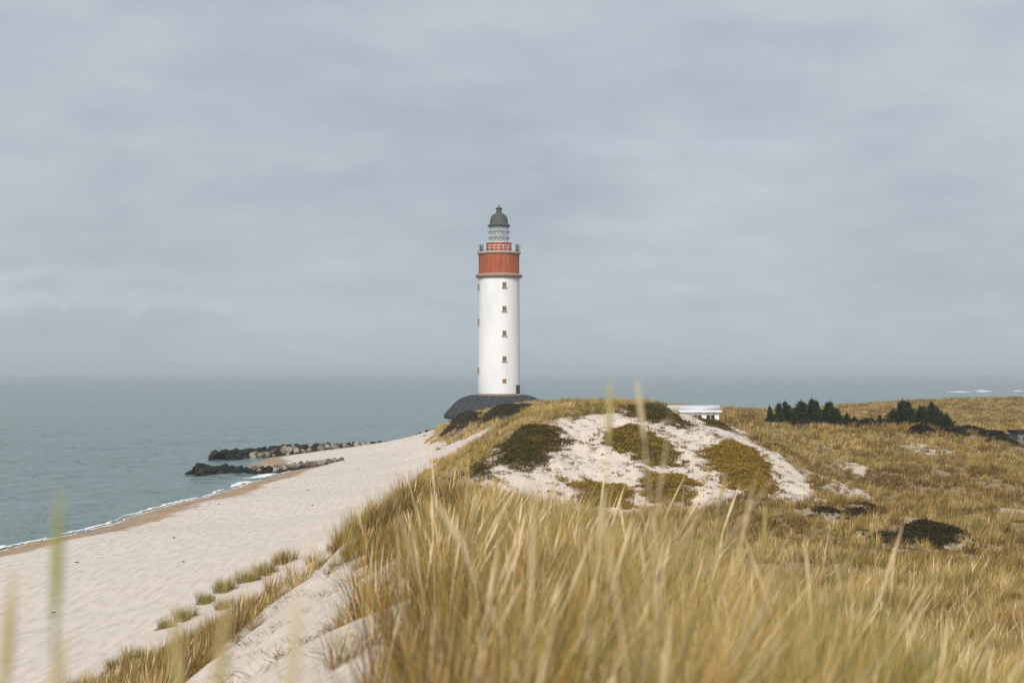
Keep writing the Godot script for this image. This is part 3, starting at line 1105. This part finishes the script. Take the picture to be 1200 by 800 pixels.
func bunker() -> void:
	var conc := tex_mat([lin(0.1, 0.1, 0.095), lin(0.2, 0.195, 0.185), lin(0.3, 0.29, 0.27)], 73, Vector3(0.2, 0.12, 0.2), 0.95, 0.02, 2.0)
	var dark := tex_mat([lin(0.02, 0.02, 0.018), lin(0.05, 0.048, 0.04)], 74, Vector3(0.3, 0.3, 0.3), 0.95)
	var y := h(64.5, 180.0)
	var t := thing("concrete_bunker", Vector3(65.6, y - 0.3, -180.0), "small grey concrete bunker with dark roof at right edge", "bunker")
	part("wall", box(Vector3(4.2, 2.0, 3.0)), conc, t, Vector3(0, 1.0, 0))
	part("roof", box(Vector3(4.6, 0.35, 3.4)), dark, t, Vector3(0, 2.18, 0))
	part("doorway", box(Vector3(0.9, 1.5, 0.1)), dark, t, Vector3(0.6, 0.95, 1.48))
	part("opening", box(Vector3(0.7, 0.3, 0.1)), dark, t, Vector3(-1.1, 1.35, 1.48))


# ---------------------------------------------------------------- conifers and low shrubs
func needle_mesh(seed_: int, hgt: float, rad: float, spiky: float) -> ArrayMesh:
	var r := RandomNumberGenerator.new()
	r.seed = seed_
	var v := PackedVector3Array()
	var idx := PackedInt32Array()
	var col := PackedColorArray()
	var levels := int(hgt / 0.2)
	for l in levels:
		var f := float(l) / levels
		var y := 0.12 + f * (hgt - 0.25)
		var reach := rad * 1.5 * pow(1.0 - f, 1.05) * r.randf_range(0.65, 1.15) + 0.07
		var nb := 5 + int(7.0 * (1.0 - f))
		for b in nb:
			var a := TAU * (b + r.randf()) / nb
			var rr := reach * r.randf_range(0.55, 1.1)
			var ns := 3 + int(rr * 7.0)
			for k in ns:
				var g := (k + 0.7) / ns
				var c := Vector3(sin(a) * rr * g, y + g * rr * (0.35 + spiky * 0.3) - g * g * rr * 0.2, cos(a) * rr * g)
				for q in 3:
					var dirn := Vector3(r.randf_range(-1, 1) + sin(a) * 0.8, r.randf_range(0.1, 1.0 + spiky), r.randf_range(-1, 1) + cos(a) * 0.8).normalized()
					var side := dirn.cross(Vector3(r.randf_range(-1, 1), r.randf_range(-1, 1), r.randf_range(-1, 1))).normalized() * r.randf_range(0.03, 0.06)
					var len_ := r.randf_range(0.16, 0.34)
					var o := v.size()
					v.append(c - side)
					v.append(c + side)
					v.append(c + dirn * len_ * 0.6 + side * 0.9)
					v.append(c + dirn * len_)
					var tint := r.randf()
					var cc := Color(0.028, 0.044, 0.016).lerp(Color(0.075, 0.09, 0.03), tint * tint)
					for z in 4:
						col.append(cc)
					for z in [o, o + 2, o + 1, o, o + 3, o + 2]:
						idx.append(z)
	# leader
	for q in 10:
		var c := Vector3(0, hgt - 0.35 + q * 0.045, 0)
		var dirn := Vector3(r.randf_range(-0.5, 0.5), 1.0, r.randf_range(-0.5, 0.5)).normalized()
		var side := Vector3(dirn.z + 0.3, 0, -dirn.x).normalized() * 0.035
		var o := v.size()
		v.append(c - side)
		v.append(c + side)
		v.append(c + dirn * 0.25)
		for z in 3:
			col.append(Color(0.035, 0.05, 0.022))
		for z in [o, o + 2, o + 1]:
			idx.append(z)
	return arr_mesh(v, idx, col)


func leaf_mat(rough := 0.75, back := 0.25) -> StandardMaterial3D:
	var m := StandardMaterial3D.new()
	m.vertex_color_use_as_albedo = true
	m.roughness = rough
	m.metallic_specular = 0.25
	m.cull_mode = BaseMaterial3D.CULL_DISABLED
	if back > 0.0:
		m.backlight_enabled = true
		m.backlight = Color(back, back, back)
	return m


func conifers() -> void:
	var lm := leaf_mat(0.8, 0.2)
	var bark := mat(lin(0.05, 0.04, 0.03))
	var crowns := []
	for k in 5:
		crowns.append(needle_mesh(100 + k, 3.0, [0.75, 0.95, 0.8, 1.25, 0.6][k], [1.0, 0.6, 1.0, 0.4, 1.2][k]))
	# u-like spots along two thickets: x, d, height, crown kind, label
	var spots := []
	var labels_a := ["thin lone", "first spiky", "second spiky", "third spiky", "fourth spiky", "fifth spiky", "sixth spiky", "seventh spiky", "eighth spiky", "ninth spiky", "tenth spiky", "eleventh spiky", "low last", "very low outlying"]
	var xa := [34.6, 35.8, 36.7, 37.4, 38.3, 39.0, 39.7, 40.3, 41.2, 41.9, 42.8, 43.5, 44.6, 45.8]
	var ha := [2.4, 3.0, 3.3, 2.9, 3.5, 3.2, 3.75, 3.3, 3.6, 3.1, 3.4, 2.7, 2.0, 1.5]
	for k in xa.size():
		spots.append([xa[k], 190.0 + [0.0, 0.8, -0.7, 1.2, -0.3, 0.9, -1.0, 0.4, 1.1, -0.6, 0.6, -0.4, 0.2, 0.0][k], ha[k], [4, 0, 2, 0, 1, 2, 0, 1, 2, 0, 1, 1, 3, 3][k], "%s dwarf conifer in the thicket right of hut, counting from the hut" % labels_a[k]])
	var xb := [49.2, 51.0, 51.9, 52.6, 53.4, 54.3, 55.2, 56.0, 57.0, 58.2]
	var hb := [1.7, 2.6, 3.3, 3.7, 3.4, 2.9, 3.1, 3.6, 2.8, 2.1]
	var labels_b := ["thin lone outlying", "low leftmost", "second", "tallest", "fourth", "fifth", "sixth", "tall narrow seventh", "eighth", "low rightmost"]
	for k in xb.size():
		spots.append([xb[k], 190.0 + [0.5, 0.6, -0.8, 0.3, 1.0, -0.4, 0.8, -0.2, 0.5, 0.0][k], hb[k], [4, 3, 1, 0, 1, 3, 1, 0, 3, 3][k], "%s bushy dark conifer in the thicket nearer the bunker" % labels_b[k]])
	for s in spots:
		var hg: float = s[2]
		var o := thing("dwarf_conifer", on_land(s[0], s[1], -0.05), s[4], "conifer", "dwarf conifers in the hollow")
		part("trunk", bar(Vector3(0, -0.3, 0), Vector3(0, hg * 0.9, 0), 0.09, 6, 0.02), bark, o)
		var c := part("crown", crowns[s[3]], lm, o, Vector3.ZERO, Vector3(rng.randf_range(-0.08, 0.08), rng.randf() * TAU, rng.randf_range(-0.16, 0.04)))
		var wide := 1.15 * rng.randf_range(0.9, 1.15) * clampf(hg / 3.0, 0.7, 1.1)
		c.scale = Vector3(wide, hg / 3.0, wide)
	# low dark scrub joining and trailing off to the right
	var low := sprig_mesh(400, 0.45, 44, 0.035, [Color(0.024, 0.03, 0.014), Color(0.045, 0.042, 0.02), Color(0.06, 0.045, 0.025)])
	var places := [[47.5, 189.0, 2.6, "dark low scrub between the two conifer thickets"], [60.5, 187.5, 2.4, "dark low scrub touching the bushy conifer thicket"], [63.5, 186.0, 2.4, "second dark scrub clump from bushy conifer thicket towards bunker"], [61.5, 178.0, 2.2, "dark scrub clump directly left of the concrete bunker"], [66.0, 174.0, 2.6, "dark scrub clump in front of the concrete bunker"], [56.0, 182.0, 2.6, "dark green scrub in front of the bushy conifers"], [52.0, 181.0, 1.8, "small dark scrub in front of tallest conifer"], [44.0, 186.0, 2.6, "low scrub skirt at the foot of hut-side conifer thicket"], [38.5, 187.0, 2.6, "dark scrub skirt below the spiky conifers"], [70.5, 181.0, 2.5, "dark scrub clump behind bunker beyond right edge"]]
	for p in places:
		var o := thing("low_scrub", on_land(p[0], p[1]), p[3], "shrub", "low dark scrub round the conifers")
		var n := 240
		var tr := []
		for k in n:
			var a := rng.randf() * TAU
			var q := sqrt(rng.randf())
			var x: float = p[0] + cos(a) * q * p[2]
			var d: float = p[1] + sin(a) * q * p[2] * 0.6
			var b := Basis(UP, rng.randf() * TAU).scaled(Vector3.ONE * rng.randf_range(0.7, 1.5) * (1.3 - 0.5 * q))
			tr.append(Transform3D(b, on_land(x, d, (1.0 - q * q) * 0.55 - 0.05) - o.position))
		scatter("foliage", low, lm, tr, [], o)
		part("stem", bar(Vector3(0, -0.2, 0), Vector3(0.1, 0.6, 0), 0.06, 5, 0.03), bark, o)


func scatter(called: String, mesh: Mesh, m: Material, tr: Array, tints: Array, parent: Node) -> MultiMeshInstance3D:
	var mm := MultiMesh.new()
	mm.transform_format = MultiMesh.TRANSFORM_3D
	mm.use_colors = tints.size() > 0
	mm.mesh = mesh
	mm.instance_count = tr.size()
	for k in tr.size():
		mm.set_instance_transform(k, tr[k])
		if tints:
			mm.set_instance_color(k, tints[k])
	var o := MultiMeshInstance3D.new()
	o.name = called
	o.multimesh = mm
	o.material_override = m
	o.set_meta("kind", "stuff")
	parent.add_child(o, true)
	return o


# ---------------------------------------------------------------- heath
func sprig_mesh(seed_: int, size: float, n: int, w: float, cols: Array) -> ArrayMesh:
	var r := RandomNumberGenerator.new()
	r.seed = seed_
	var v := PackedVector3Array()
	var idx := PackedInt32Array()
	var col := PackedColorArray()
	for k in n:
		var a := r.randf() * TAU
		var q := sqrt(r.randf())
		var c := Vector3(cos(a) * q, 0.0, sin(a) * q) * size * 0.5
		c.y = r.randf() * size * 0.6 * (1.0 - 0.5 * q)
		var dirn := Vector3(cos(a) * 0.7 + r.randf_range(-0.5, 0.5), r.randf_range(0.25, 1.2), sin(a) * 0.7 + r.randf_range(-0.5, 0.5)).normalized()
		var side := dirn.cross(Vector3(r.randf_range(-1, 1), r.randf_range(-1, 1), r.randf_range(-1, 1))).normalized() * w
		var l := size * r.randf_range(0.25, 0.5)
		var o := v.size()
		v.append(c - side * 0.6)
		v.append(c + side * 0.6)
		v.append(c + dirn * l * 0.6 + side)
		v.append(c + dirn * l * 0.6 - side)
		v.append(c + dirn * l)
		var cc: Color = cols[r.randi() % cols.size()] * r.randf_range(0.75, 1.25)
		for z in 5:
			col.append(cc)
		for z in [o, o + 2, o + 1, o, o + 3, o + 2, o + 3, o + 4, o + 2]:
			idx.append(z)
	return arr_mesh(v, idx, col)


func heath() -> void:
	var lm := leaf_mat(0.75, 0.2)
	var bark := mat(lin(0.045, 0.032, 0.022))
	var green := [Color(0.07, 0.072, 0.018), Color(0.1, 0.095, 0.02), Color(0.16, 0.11, 0.022), Color(0.06, 0.05, 0.02)]
	var olive := [Color(0.17, 0.14, 0.025), Color(0.22, 0.165, 0.03), Color(0.26, 0.165, 0.032), Color(0.13, 0.105, 0.022)]
	var gold := [Color(0.34, 0.23, 0.038), Color(0.42, 0.27, 0.048), Color(0.29, 0.215, 0.035), Color(0.22, 0.155, 0.028)]
	var black := [Color(0.036, 0.032, 0.013), Color(0.05, 0.038, 0.016), Color(0.04, 0.04, 0.016), Color(0.075, 0.05, 0.02)]
	var rust := [Color(0.3, 0.16, 0.035), Color(0.22, 0.115, 0.03), Color(0.15, 0.09, 0.03)]
	var kinds := [green, olive, gold, black]
	var main := []
	for k in 4:
		main.append(sprig_mesh(300 + k, 0.34, 30, 0.02, kinds[k]))
	var rim := sprig_mesh(310, 0.32, 26, 0.018, rust)
	for t in HEATH:
		var p := poly_of(t[0])
		var r := bounds(p).grow(1.6)
		var mid := r.get_center()
		var o := thing("heath_mound", on_land(mid.x, mid.y), t[3], "heath", "heath mounds on the dunes")
		var far_ := mid.y > 180.0
		var step := 0.34 if far_ else 0.17
		var tr := []
		var tr2 := []
		var d := r.position.y
		while d < r.end.y:
			var x := r.position.x
			while x < r.end.x:
				var q := Vector2(x + rng.randf_range(-step, step) * 0.6, d + rng.randf_range(-step, step) * 0.6)
				x += step
				var e := edge_distance(p, q) + warp.get_noise_2d(q.x * 1.6, q.y * 1.6) * 1.5
				if e < 0.0 and rng.randf() > 0.22 * exp(e * 2.2):
					continue
				var s := rng.randf_range(0.7, 1.35) * (1.5 if far_ else 1.0)
				var b := Basis(UP, rng.randf() * TAU).scaled(Vector3(s, s * rng.randf_range(0.7, 1.2), s))
				var tf := Transform3D(b, on_land(q.x, q.y, -0.03) - o.position)
				if t[1] != 3 and (e < 0.45 and rng.randf() < 0.45 or warp.get_noise_2d(q.x * 1.1 + 90.0, q.y * 1.1) > 0.32):
					tr2.append(tf)
				else:
					tr.append(tf)
			d += step
		scatter("foliage", main[t[1]], lm, tr, [], o)
		if tr2:
			scatter("rusty_foliage", rim, lm, tr2, [], o)
		part("stem", bar(Vector3(0, -0.3, 0), Vector3(0.12, 0.2, 0.05), 0.03, 5, 0.02), bark, o)


# ---------------------------------------------------------------- grass
# One tuft: n blades rising from a small foot, each a tapered, bending strip of one colour.
func tuft_mesh(seed_: int, n: int, h0: float, h1: float, w: float, foot_r: float, bend: float, segs: int, cols: Array, heads: int) -> ArrayMesh:
	var r := RandomNumberGenerator.new()
	r.seed = seed_
	var v := PackedVector3Array()
	var idx := PackedInt32Array()
	var col := PackedColorArray()
	for k in n + heads:
		var head := k >= n
		var a := r.randf() * TAU
		var q := sqrt(r.randf()) * foot_r
		var c := Vector3(cos(a) * q, -0.03, sin(a) * q)
		var az := a + r.randf_range(-0.9, 0.9)
		var out := Vector3(cos(az), 0, sin(az))
		var len_ := r.randf_range(h0, h1) * (1.2 if head else 1.0)
		var lean := r.randf_range(0.02, 0.45)
		var bd := bend * r.randf() * r.randf() * 2.0 if not head else 0.15
		var tw := r.randf_range(-0.8, 0.8)
		var side := Vector3(-out.z, 0, out.x).rotated(UP, tw) * w * r.randf_range(0.7, 1.2)
		var cc: Color = cols[r.randi() % cols.size()] * (r.randf_range(0.6, 1.3) if w < 0.01 else r.randf_range(0.85, 1.12))
		if head:
			cc = Color(0.74, 0.62, 0.42)
		var p := c
		var o := v.size()
		for s in segs + 1:
			var t := float(s) / segs
			var wd := 1.0 - t * t
			if head:
				wd = 0.6 if t < 0.72 else (2.6 if t < 0.95 else 0.0)
			if s == segs:
				v.append(p)
				col.append(cc)
			else:
				v.append(p - side * wd)
				v.append(p + side * wd)
				col.append(cc)
				col.append(cc)
			var ang := lean + bd * t
			p += (out * sin(ang) + UP * cos(ang)) * len_ / segs
		for s in segs:
			var b := o + s * 2
			if s == segs - 1:
				for z in [b, b + 2, b + 1]:
					idx.append(z)
			else:
				for z in [b, b + 2, b + 1, b + 1, b + 2, b + 3]:
					idx.append(z)
	return arr_mesh(v, idx, col)


func palette(kind: int) -> Array:
	var straw := Color(0.6, 0.44, 0.185)
	var pale := Color(0.74, 0.6, 0.33)
	var gold := Color(0.5, 0.315, 0.08)
	var green := Color(0.18, 0.19, 0.032)
	var grey_green := Color(0.3, 0.3, 0.1)
	var brown := Color(0.2, 0.115, 0.045)
	var dark := Color(0.1, 0.065, 0.028)
	match kind:
		0: return [straw, straw, pale, pale, gold, gold, straw, grey_green, green]
		1: return [green, green, green, grey_green, straw, gold]
		2: return [brown, brown, dark, gold, straw, green]
		_: return [dark, dark, brown, brown, green, gold]


func grass_tint(x: float, d: float, k: float) -> Color:
	var n := hum.get_noise_2d(x * 0.35 + 400.0, d * 0.35)
	var m := hum.get_noise_2d(x * 0.9 - 200.0, d * 0.9)
	var c := Color(1.0, 1.0, 1.0).lerp(Color(0.86, 0.8, 0.68), clampf(0.5 + n * 1.6, 0.0, 1.0) * k)
	return c * Color(1.05, 1.01, 0.95) * (1.0 + 0.22 * m) * (0.82 if k > 0.9 else 1.0)


func grass() -> void:
	var lm := leaf_mat(0.6, 0.45)
	lm.metallic_specular = 0.35
	# zone: label, d from, to, spacing, blades, height from, to, blade half width, foot radius, segments, undergrowth spacing
	var zones := [
		["tall marram grass waving on the near dune crest", 3.0, 17.0, 0.43, 100, 0.45, 1.15, 0.0026, 0.13, 6, 0.24],
		["dense marram grass on the ridge running towards the beach", 17.0, 60.0, 0.5, 90, 0.45, 1.02, 0.0048, 0.18, 4, 0.36],
		["straw coloured grass on the hollow and round sand hill", 60.0, 150.0, 0.62, 56, 0.3, 0.75, 0.012, 0.25, 3, 0.6],
		["far dune grass below the lighthouse and across plain", 150.0, 440.0, 1.1, 48, 0.35, 0.85, 0.03, 0.5, 3, 1.2],
	]
	for zi in zones.size():
		var z: Array = zones[zi]
		var o := Node3D.new()
		o.name = numbered("marram_grass")
		add_child(o)
		tag(o, z[0], "grass", "", "stuff")
		var meshes := []
		for kind in 3:
			for s in 3:
				meshes.append(tuft_mesh(500 + zi * 20 + kind * 5 + s, z[4], z[5], z[6], z[7], z[8], 1.25, z[9], palette(kind), [3, 2, 0, 0][zi]))
		for s in 3:   # short undergrowth
			meshes.append(tuft_mesh(560 + zi * 20 + s, int(z[4] * 0.45), z[5] * 0.35, z[6] * 0.5, z[7] * 1.2, z[8] * 1.1, 1.6, 3, palette(3), 0))
		var tr := []
		var ti := []
		for k in 12:
			tr.append([])
			ti.append([])
		for under in 2:
			var step: float = z[10] if under else z[3]
			var d: float = z[1]
			while d < z[2]:
				var reach := 0.47 * d + 5.0
				var x := -minf(reach, 20.0)
				while x < reach:
					var gx := x + rng.randf_range(-0.5, 0.5) * step * 1.6
					var gd := d + rng.randf_range(-0.5, 0.5) * step * 1.6
					x += step
					one_tuft(gx, gd, under == 1, tr, ti)
				d += step
		for k in 12:
			if tr[k].size():
				scatter(["straw_blades", "green_blades", "brown_blades", "undergrowth"][k / 3], meshes[k], lm, tr[k], ti[k], o)


func one_tuft(gx: float, gd: float, under: bool, tr: Array, ti: Array) -> void:
	if gd < 13.0 and gx < -0.085 * gd - rng.randf() * 0.25 and rng.randf() < 0.95:
		return
	if gx * gx + gd * gd < 9.0:
		return
	var w := warp.get_noise_2d(gx, gd)
	var g := at_mask(m_grass, gx + w * 1.2, gd + w)
	if g <= 0.02:
		return
	var patch := hum.get_noise_2d(gx * 0.8 + 900.0, gd * 0.8)
	var clump := hum.get_noise_2d(gx * 3.2 + 300.0, gd * 3.2)
	if gd > 60.0:
		g *= clampf(0.95 + patch * 1.4, 0.22, 1.0)
	elif gx < -0.6 - gd * 0.03 and gx > -5.5:
		g *= clampf(0.75 + patch * 1.8 + clump * 1.1, 0.03, 1.0)
	else:
		g *= clampf(1.0 + clump * 1.3, 0.3, 1.0)
	if rng.randf() > g:
		return
	var y := h(gx, gd)
	if y < 1.6:
		return
	# which mix: browner on the seaward slope, greener here and there
	var sel := hum.get_noise_2d(gx * 0.6, gd * 0.6 + 700.0) + rng.randf_range(-0.3, 0.3)
	var kind := 0
	if gd < 75.0 and gx < 0.1 - gd * 0.035:
		kind = 2 if sel < 0.1 else (1 if sel > 0.22 else 0)
	elif gd < 20.0 and gx > 0.19 * gd:
		kind = 1 if sel > -0.45 or gx > 0.26 * gd else 0
	elif gd > 60.0 and gx > 12.0:
		kind = 2 if sel < -0.05 else (1 if sel > 0.42 else 0)
	else:
		kind = 1 if sel > 0.3 else (2 if sel < -0.45 else 0)
	if under:
		kind = 3
	var s := rng.randf_range(0.7, 1.15) * (1.0 + 0.3 * patch + 0.6 * clump)
	if gd < 60.0 and gx < -2.0 and gx > -5.0:
		s *= 0.85
	if gd < 20.0 and gx > 1.2:
		s *= lerpf(1.0, 0.72, clampf((gx - 1.2) / 1.6, 0.0, 1.0))
	s = clampf(s, 0.4, 1.4)
	var b := Basis(UP, rng.randf() * TAU)
	var gust := hum.get_noise_2d(gx * 1.4 - 500.0, gd * 1.4)
	var wind := Vector3(0.2 + gust * 0.4 + rng.randf_range(-0.1, 0.1), 0.0, gust * 0.2 + rng.randf_range(-0.15, 0.15))
	b = Basis(Vector3(1, 0, 0), (UP + wind).normalized(), Vector3(0, 0, 1)) * b
	b = b.scaled(Vector3(s, s * rng.randf_range(0.85, 1.15), s))
	var slot := kind * 3 + rng.randi() % 3
	tr[slot].append(Transform3D(b, Vector3(gx, y, -gd)))
	ti[slot].append(grass_tint(gx, gd, 1.0 if gd > 60.0 and gx > 5.0 else 0.5))


func tufts_and_stalks() -> void:
	var lm := leaf_mat(0.6, 0.45)
	# lone tufts along the dune foot
	var m := []
	for k in 3:
		m.append(tuft_mesh(700 + k, 130, 0.45, 0.95, 0.008, 0.26, 1.4, 4, palette(1 if k < 2 else 2), 0))
	var root := mat(lin(0.2, 0.15, 0.09))
	var spots := [
		[-17.36, 62.2, 0.9, "lowest lone grass tuft at the dune foot, near bottom of picture"],
		[-17.0, 64.4, 1.2, "lone green tuft just above the lowest tuft at dune foot"],
		[-17.7, 72.8, 0.8, "small lone tuft on the beach edge, third from below"],
		[-17.3, 75.2, 1.1, "lone tuft on the beach edge, fourth from below"],
		[-17.5, 81.2, 0.9, "lone dark green tuft on beach edge, fifth from below"],
		[-17.3, 85.2, 1.3, "wide lone tuft on beach edge, sixth from below"],
		[-15.5, 76.6, 1.0, "lone tuft set back from beach edge on lower slope"],
		[-16.5, 88.8, 1.2, "olive lone tuft of the upper three on beach edge, lowest"],
		[-15.9, 91.5, 1.3, "green lone tuft of the upper three on beach edge, middle"],
		[-15.4, 95.6, 1.4, "lone tuft of the upper three on beach edge, topmost"],
	]
	for s in spots:
		var o := thing("grass_tuft", on_land(s[0], s[1]), s[3], "grass tuft", "lone grass tufts along the dune foot")
		for q in 4:
			var b := part("blades", m[(q + int(s[1])) % 3], lm, o, on_land(s[0] + [0.0, 0.35, -0.3, 0.15][q] * s[2], s[1] + [0.0, 0.35, 0.25, -0.4][q] * s[2], -0.02) - o.position, Vector3(0, rng.randf() * TAU, 0))
			b.set_meta("kind", "stuff")
			b.scale = Vector3.ONE * s[2] * rng.randf_range(0.8, 1.1)
		part("root_hummock", lathe([Vector2(0, 0.1), Vector2(0.3, 0.07), Vector2(0.55, -0.08)], 12, true), root, o)
	# tall flowering stalks close to the camera
	var stalks := [
		[-0.62, 1.95, 15.84, 0.02, "blurred yellow green grass stalk before the sea, far left"],
		[-0.80, 2.2, 15.93, 0.12, "faint slanting grass stalk at the left edge before sea"],
		[-0.50, 2.1, 15.66, -0.06, "faint green stalk low before the beach, left of two"],
		[-0.36, 1.8, 15.72, 0.05, "faint straw stalk low before the beach, right of two"],
		[-0.62, 1.7, 15.62, 0.1, "blurred green stalk at the lower left corner"],
		[0.36, 4.1, 15.98, -0.08, "tall pale grass stalk rising before the sand hill crest"],
		[0.27, 3.9, 15.98, 0.02, "faint thin stalk tip left of the tall pale stalk"],
		[0.30, 4.6, 15.62, 0.06, "pale blurred stalk below the tall pale stalk"],
		[0.98, 6.5, 15.55, 0.14, "slender straw stalk leaning right of the golden heath"],
		[0.78, 6.0, 15.45, 0.08, "straw stalk before the golden heath foot"],
		[1.12, 6.3, 15.42, 0.02, "short straw stalk leaning furthest right before the hollow"],
		[-0.70, 2.0, 15.72, 0.05, "faint straw stalk between left edge and the yellow green stalk"],
		[-0.55, 1.75, 15.68, 0.09, "faint thin stalk just right of the blurred corner stalk"],
		[-0.42, 1.9, 15.58, -0.04, "faint short stalk low over the lower beach"],
		[-0.30, 2.0, 15.7, 0.04, "faint pale stalk before the lone tufts"],
		[-0.22, 4.0, 15.65, -0.3, "slanting pale stalk crossing the ridge towards upper left"],
	]
	var sm := [mat(lin(0.45, 0.36, 0.16), 0.7), mat(lin(0.3, 0.3, 0.1), 0.7), mat(lin(0.58, 0.48, 0.3), 0.7)]
	for k in stalks.size():
		var s: Array = stalks[k]
		var top := Vector3(s[0], s[2], -s[1])
		var g := h(s[0] - s[3] * 1.2, s[1])
		var base := Vector3(s[0] - s[3] * 1.2, g - 0.05, -s[1])
		var o := thing("grass_stalk", base, s[4], "grass stalk", "tall grass stalks close to the camera")
		var mm: Material = sm[1] if k < 2 or k == 4 else sm[2 if k in [5, 7, 14, 15] else 0]
		var st := SurfaceTool.new()
		st.begin(Mesh.PRIMITIVE_TRIANGLES)
		st.set_smooth_group(0)
		var last := Vector3.ZERO
		var rel := top - base
		for q in 8:
			var t := (q + 1) / 8.0
			var p := Vector3(rel.x * t * t, rel.y * t, 0.0)
			add_bar(st, last, p, 0.0024, 0.0022, 5)
			last = p
		st.generate_normals()
		part("stem", st.commit(), mm, o)
		var dirn := Vector3(rel.x * 2.0, rel.y, 0).normalized()
		var hd := SurfaceTool.new()
		hd.begin(Mesh.PRIMITIVE_TRIANGLES)
		hd.set_smooth_group(0)
		var len_ := 0.2
		for q in 5:
			var t0 := q / 5.0
			var t1 := (q + 1) / 5.0
			add_bar(hd, last - dirn * len_ * (1.0 - t0), last - dirn * len_ * (1.0 - t1), 0.0015 + 0.0065 * sin(t0 * PI), 0.0015 + 0.0065 * sin(t1 * PI), 7)
		hd.generate_normals()
		part("seed_head", hd.commit(), mm, o)
		for q in 2:
			var lf := tuft_mesh(800 + k * 3 + q, 1, rel.y * 0.5, rel.y * 0.75, 0.0035, 0.01, 1.2, 6, palette(0), 0)
			part("leaf", lf, lm, o)


# ---------------------------------------------------------------- small things
func small_things() -> void:
	# dead stalks, roots and moss bits strewn over the bare sand
	var bits := sprig_mesh(900, 0.42, 13, 0.026, [Color(0.12, 0.085, 0.055), Color(0.09, 0.075, 0.045), Color(0.22, 0.16, 0.1)])
	var lm := leaf_mat(0.85, 0.1)
	var tr := []
	for k in 10500:
		var x := rng.randf_range(-3, 23)
		var d := rng.randf_range(88, 126)
		if at_mask(m_grass, x, d) > 0.3 or at_mask(m_heath, x, d) > 0.05:
			continue
		var w := warp.get_noise_2d(x * 1.5, d * 0.8 + 60.0)
		if rng.randf() > 0.1 + clampf(w * 2.0, 0.0, 0.9):
			continue
		var s := rng.randf_range(0.35, 1.0)
		tr.append(Transform3D(Basis(UP, rng.randf() * TAU).scaled(Vector3(s, s * 0.6, s)), on_land(x, d, -0.02)))
	var o := scatter("dead_plant_litter", bits, lm, tr, [], self)
	tag(o, "brown dead plant bits strewn over the white sand hill", "litter", "", "stuff")
	tr = []
	var mats_ := sprig_mesh(901, 0.5, 26, 0.006, [Color(0.16, 0.105, 0.06), Color(0.1, 0.07, 0.035), Color(0.24, 0.17, 0.09)])
	for k in 3600:
		var x := rng.randf_range(-15, -1.2)
		var d := rng.randf_range(10, 62)
		var run := warp.get_noise_2d(x * 0.35 + d * 0.12, d * 0.85 - x * 0.8)
		if at_mask(m_grass, x, d) > 0.5 or run < 0.16:
			continue
		var s := rng.randf_range(0.5, 1.1)
		tr.append(Transform3D(Basis(UP, rng.randf() * TAU).scaled(Vector3(s, s * 0.5, s)), on_land(x, d, -0.03)))
	o = scatter("slope_root_litter", mats_, lm, tr, [], self)
	tag(o, "brown roots and dead grass trailing down the near sand slope", "litter", "", "stuff")
	tr = []
	for k in 1500:
		var d := rng.randf_range(60, 235)
		var x := shore_fine(d) + 3.0 + absf(rng.randfn(0.0, 1.0)) * 5.0
		if warp.get_noise_2d(x * 0.5, d * 0.12 + 30.0) < 0.1 or x > foot(d) - 1.0:
			continue
		var s := rng.randf_range(0.25, 0.75)
		tr.append(Transform3D(Basis(UP, rng.randf() * TAU).scaled(Vector3(s, s * 0.4, s)), on_land(x, d, -0.01)))
	o = scatter("beach_wrack", bits, lm, tr, [], self)
	tag(o, "bits of dry weed strewn along the upper wave line", "wrack", "", "stuff")
	# dark weed and driftwood lying on the beach
	var weed := mat(lin(0.06, 0.05, 0.035), 0.8)
	var lumps := []
	for k in 3:
		lumps.append(rock_mesh(950 + k))
	var spots := [[-33.0, 160.0, "dark weed lump on mid beach, farthest from the dunes"], [-25.5, 178.0, "dark weed lump on beach nearer the groyne"], [-29.0, 122.0, "small weed lump near middle of beach"], [-24.0, 104.0, "weed lump on beach beside the lone tufts"], [-33.0, 108.0, "weed lump close to the wet sand"], [-21.0, 150.0, "weed lump near the ridge edge of beach"], [-27.0, 84.0, "weed lump on the lower left beach"], [-23.0, 214.0, "weed lump below the shorter groyne"], [-30.5, 78.0, "weed lump near the left edge of beach"]]
	for s in spots:
		var t := thing("seaweed_lump", on_land(s[0], s[1], 0.02), s[2], "seaweed", "dark weed lumps on the beach")
		for q in 3:
			var b := part("frond_clump", lumps[q], weed, t, Vector3((q - 1) * 0.07, 0.02, rng.randf_range(-0.1, 0.1)), Vector3(0, rng.randf() * TAU, 0))
			b.scale = Vector3(0.13, 0.1, 0.15) * rng.randf_range(0.7, 1.2)
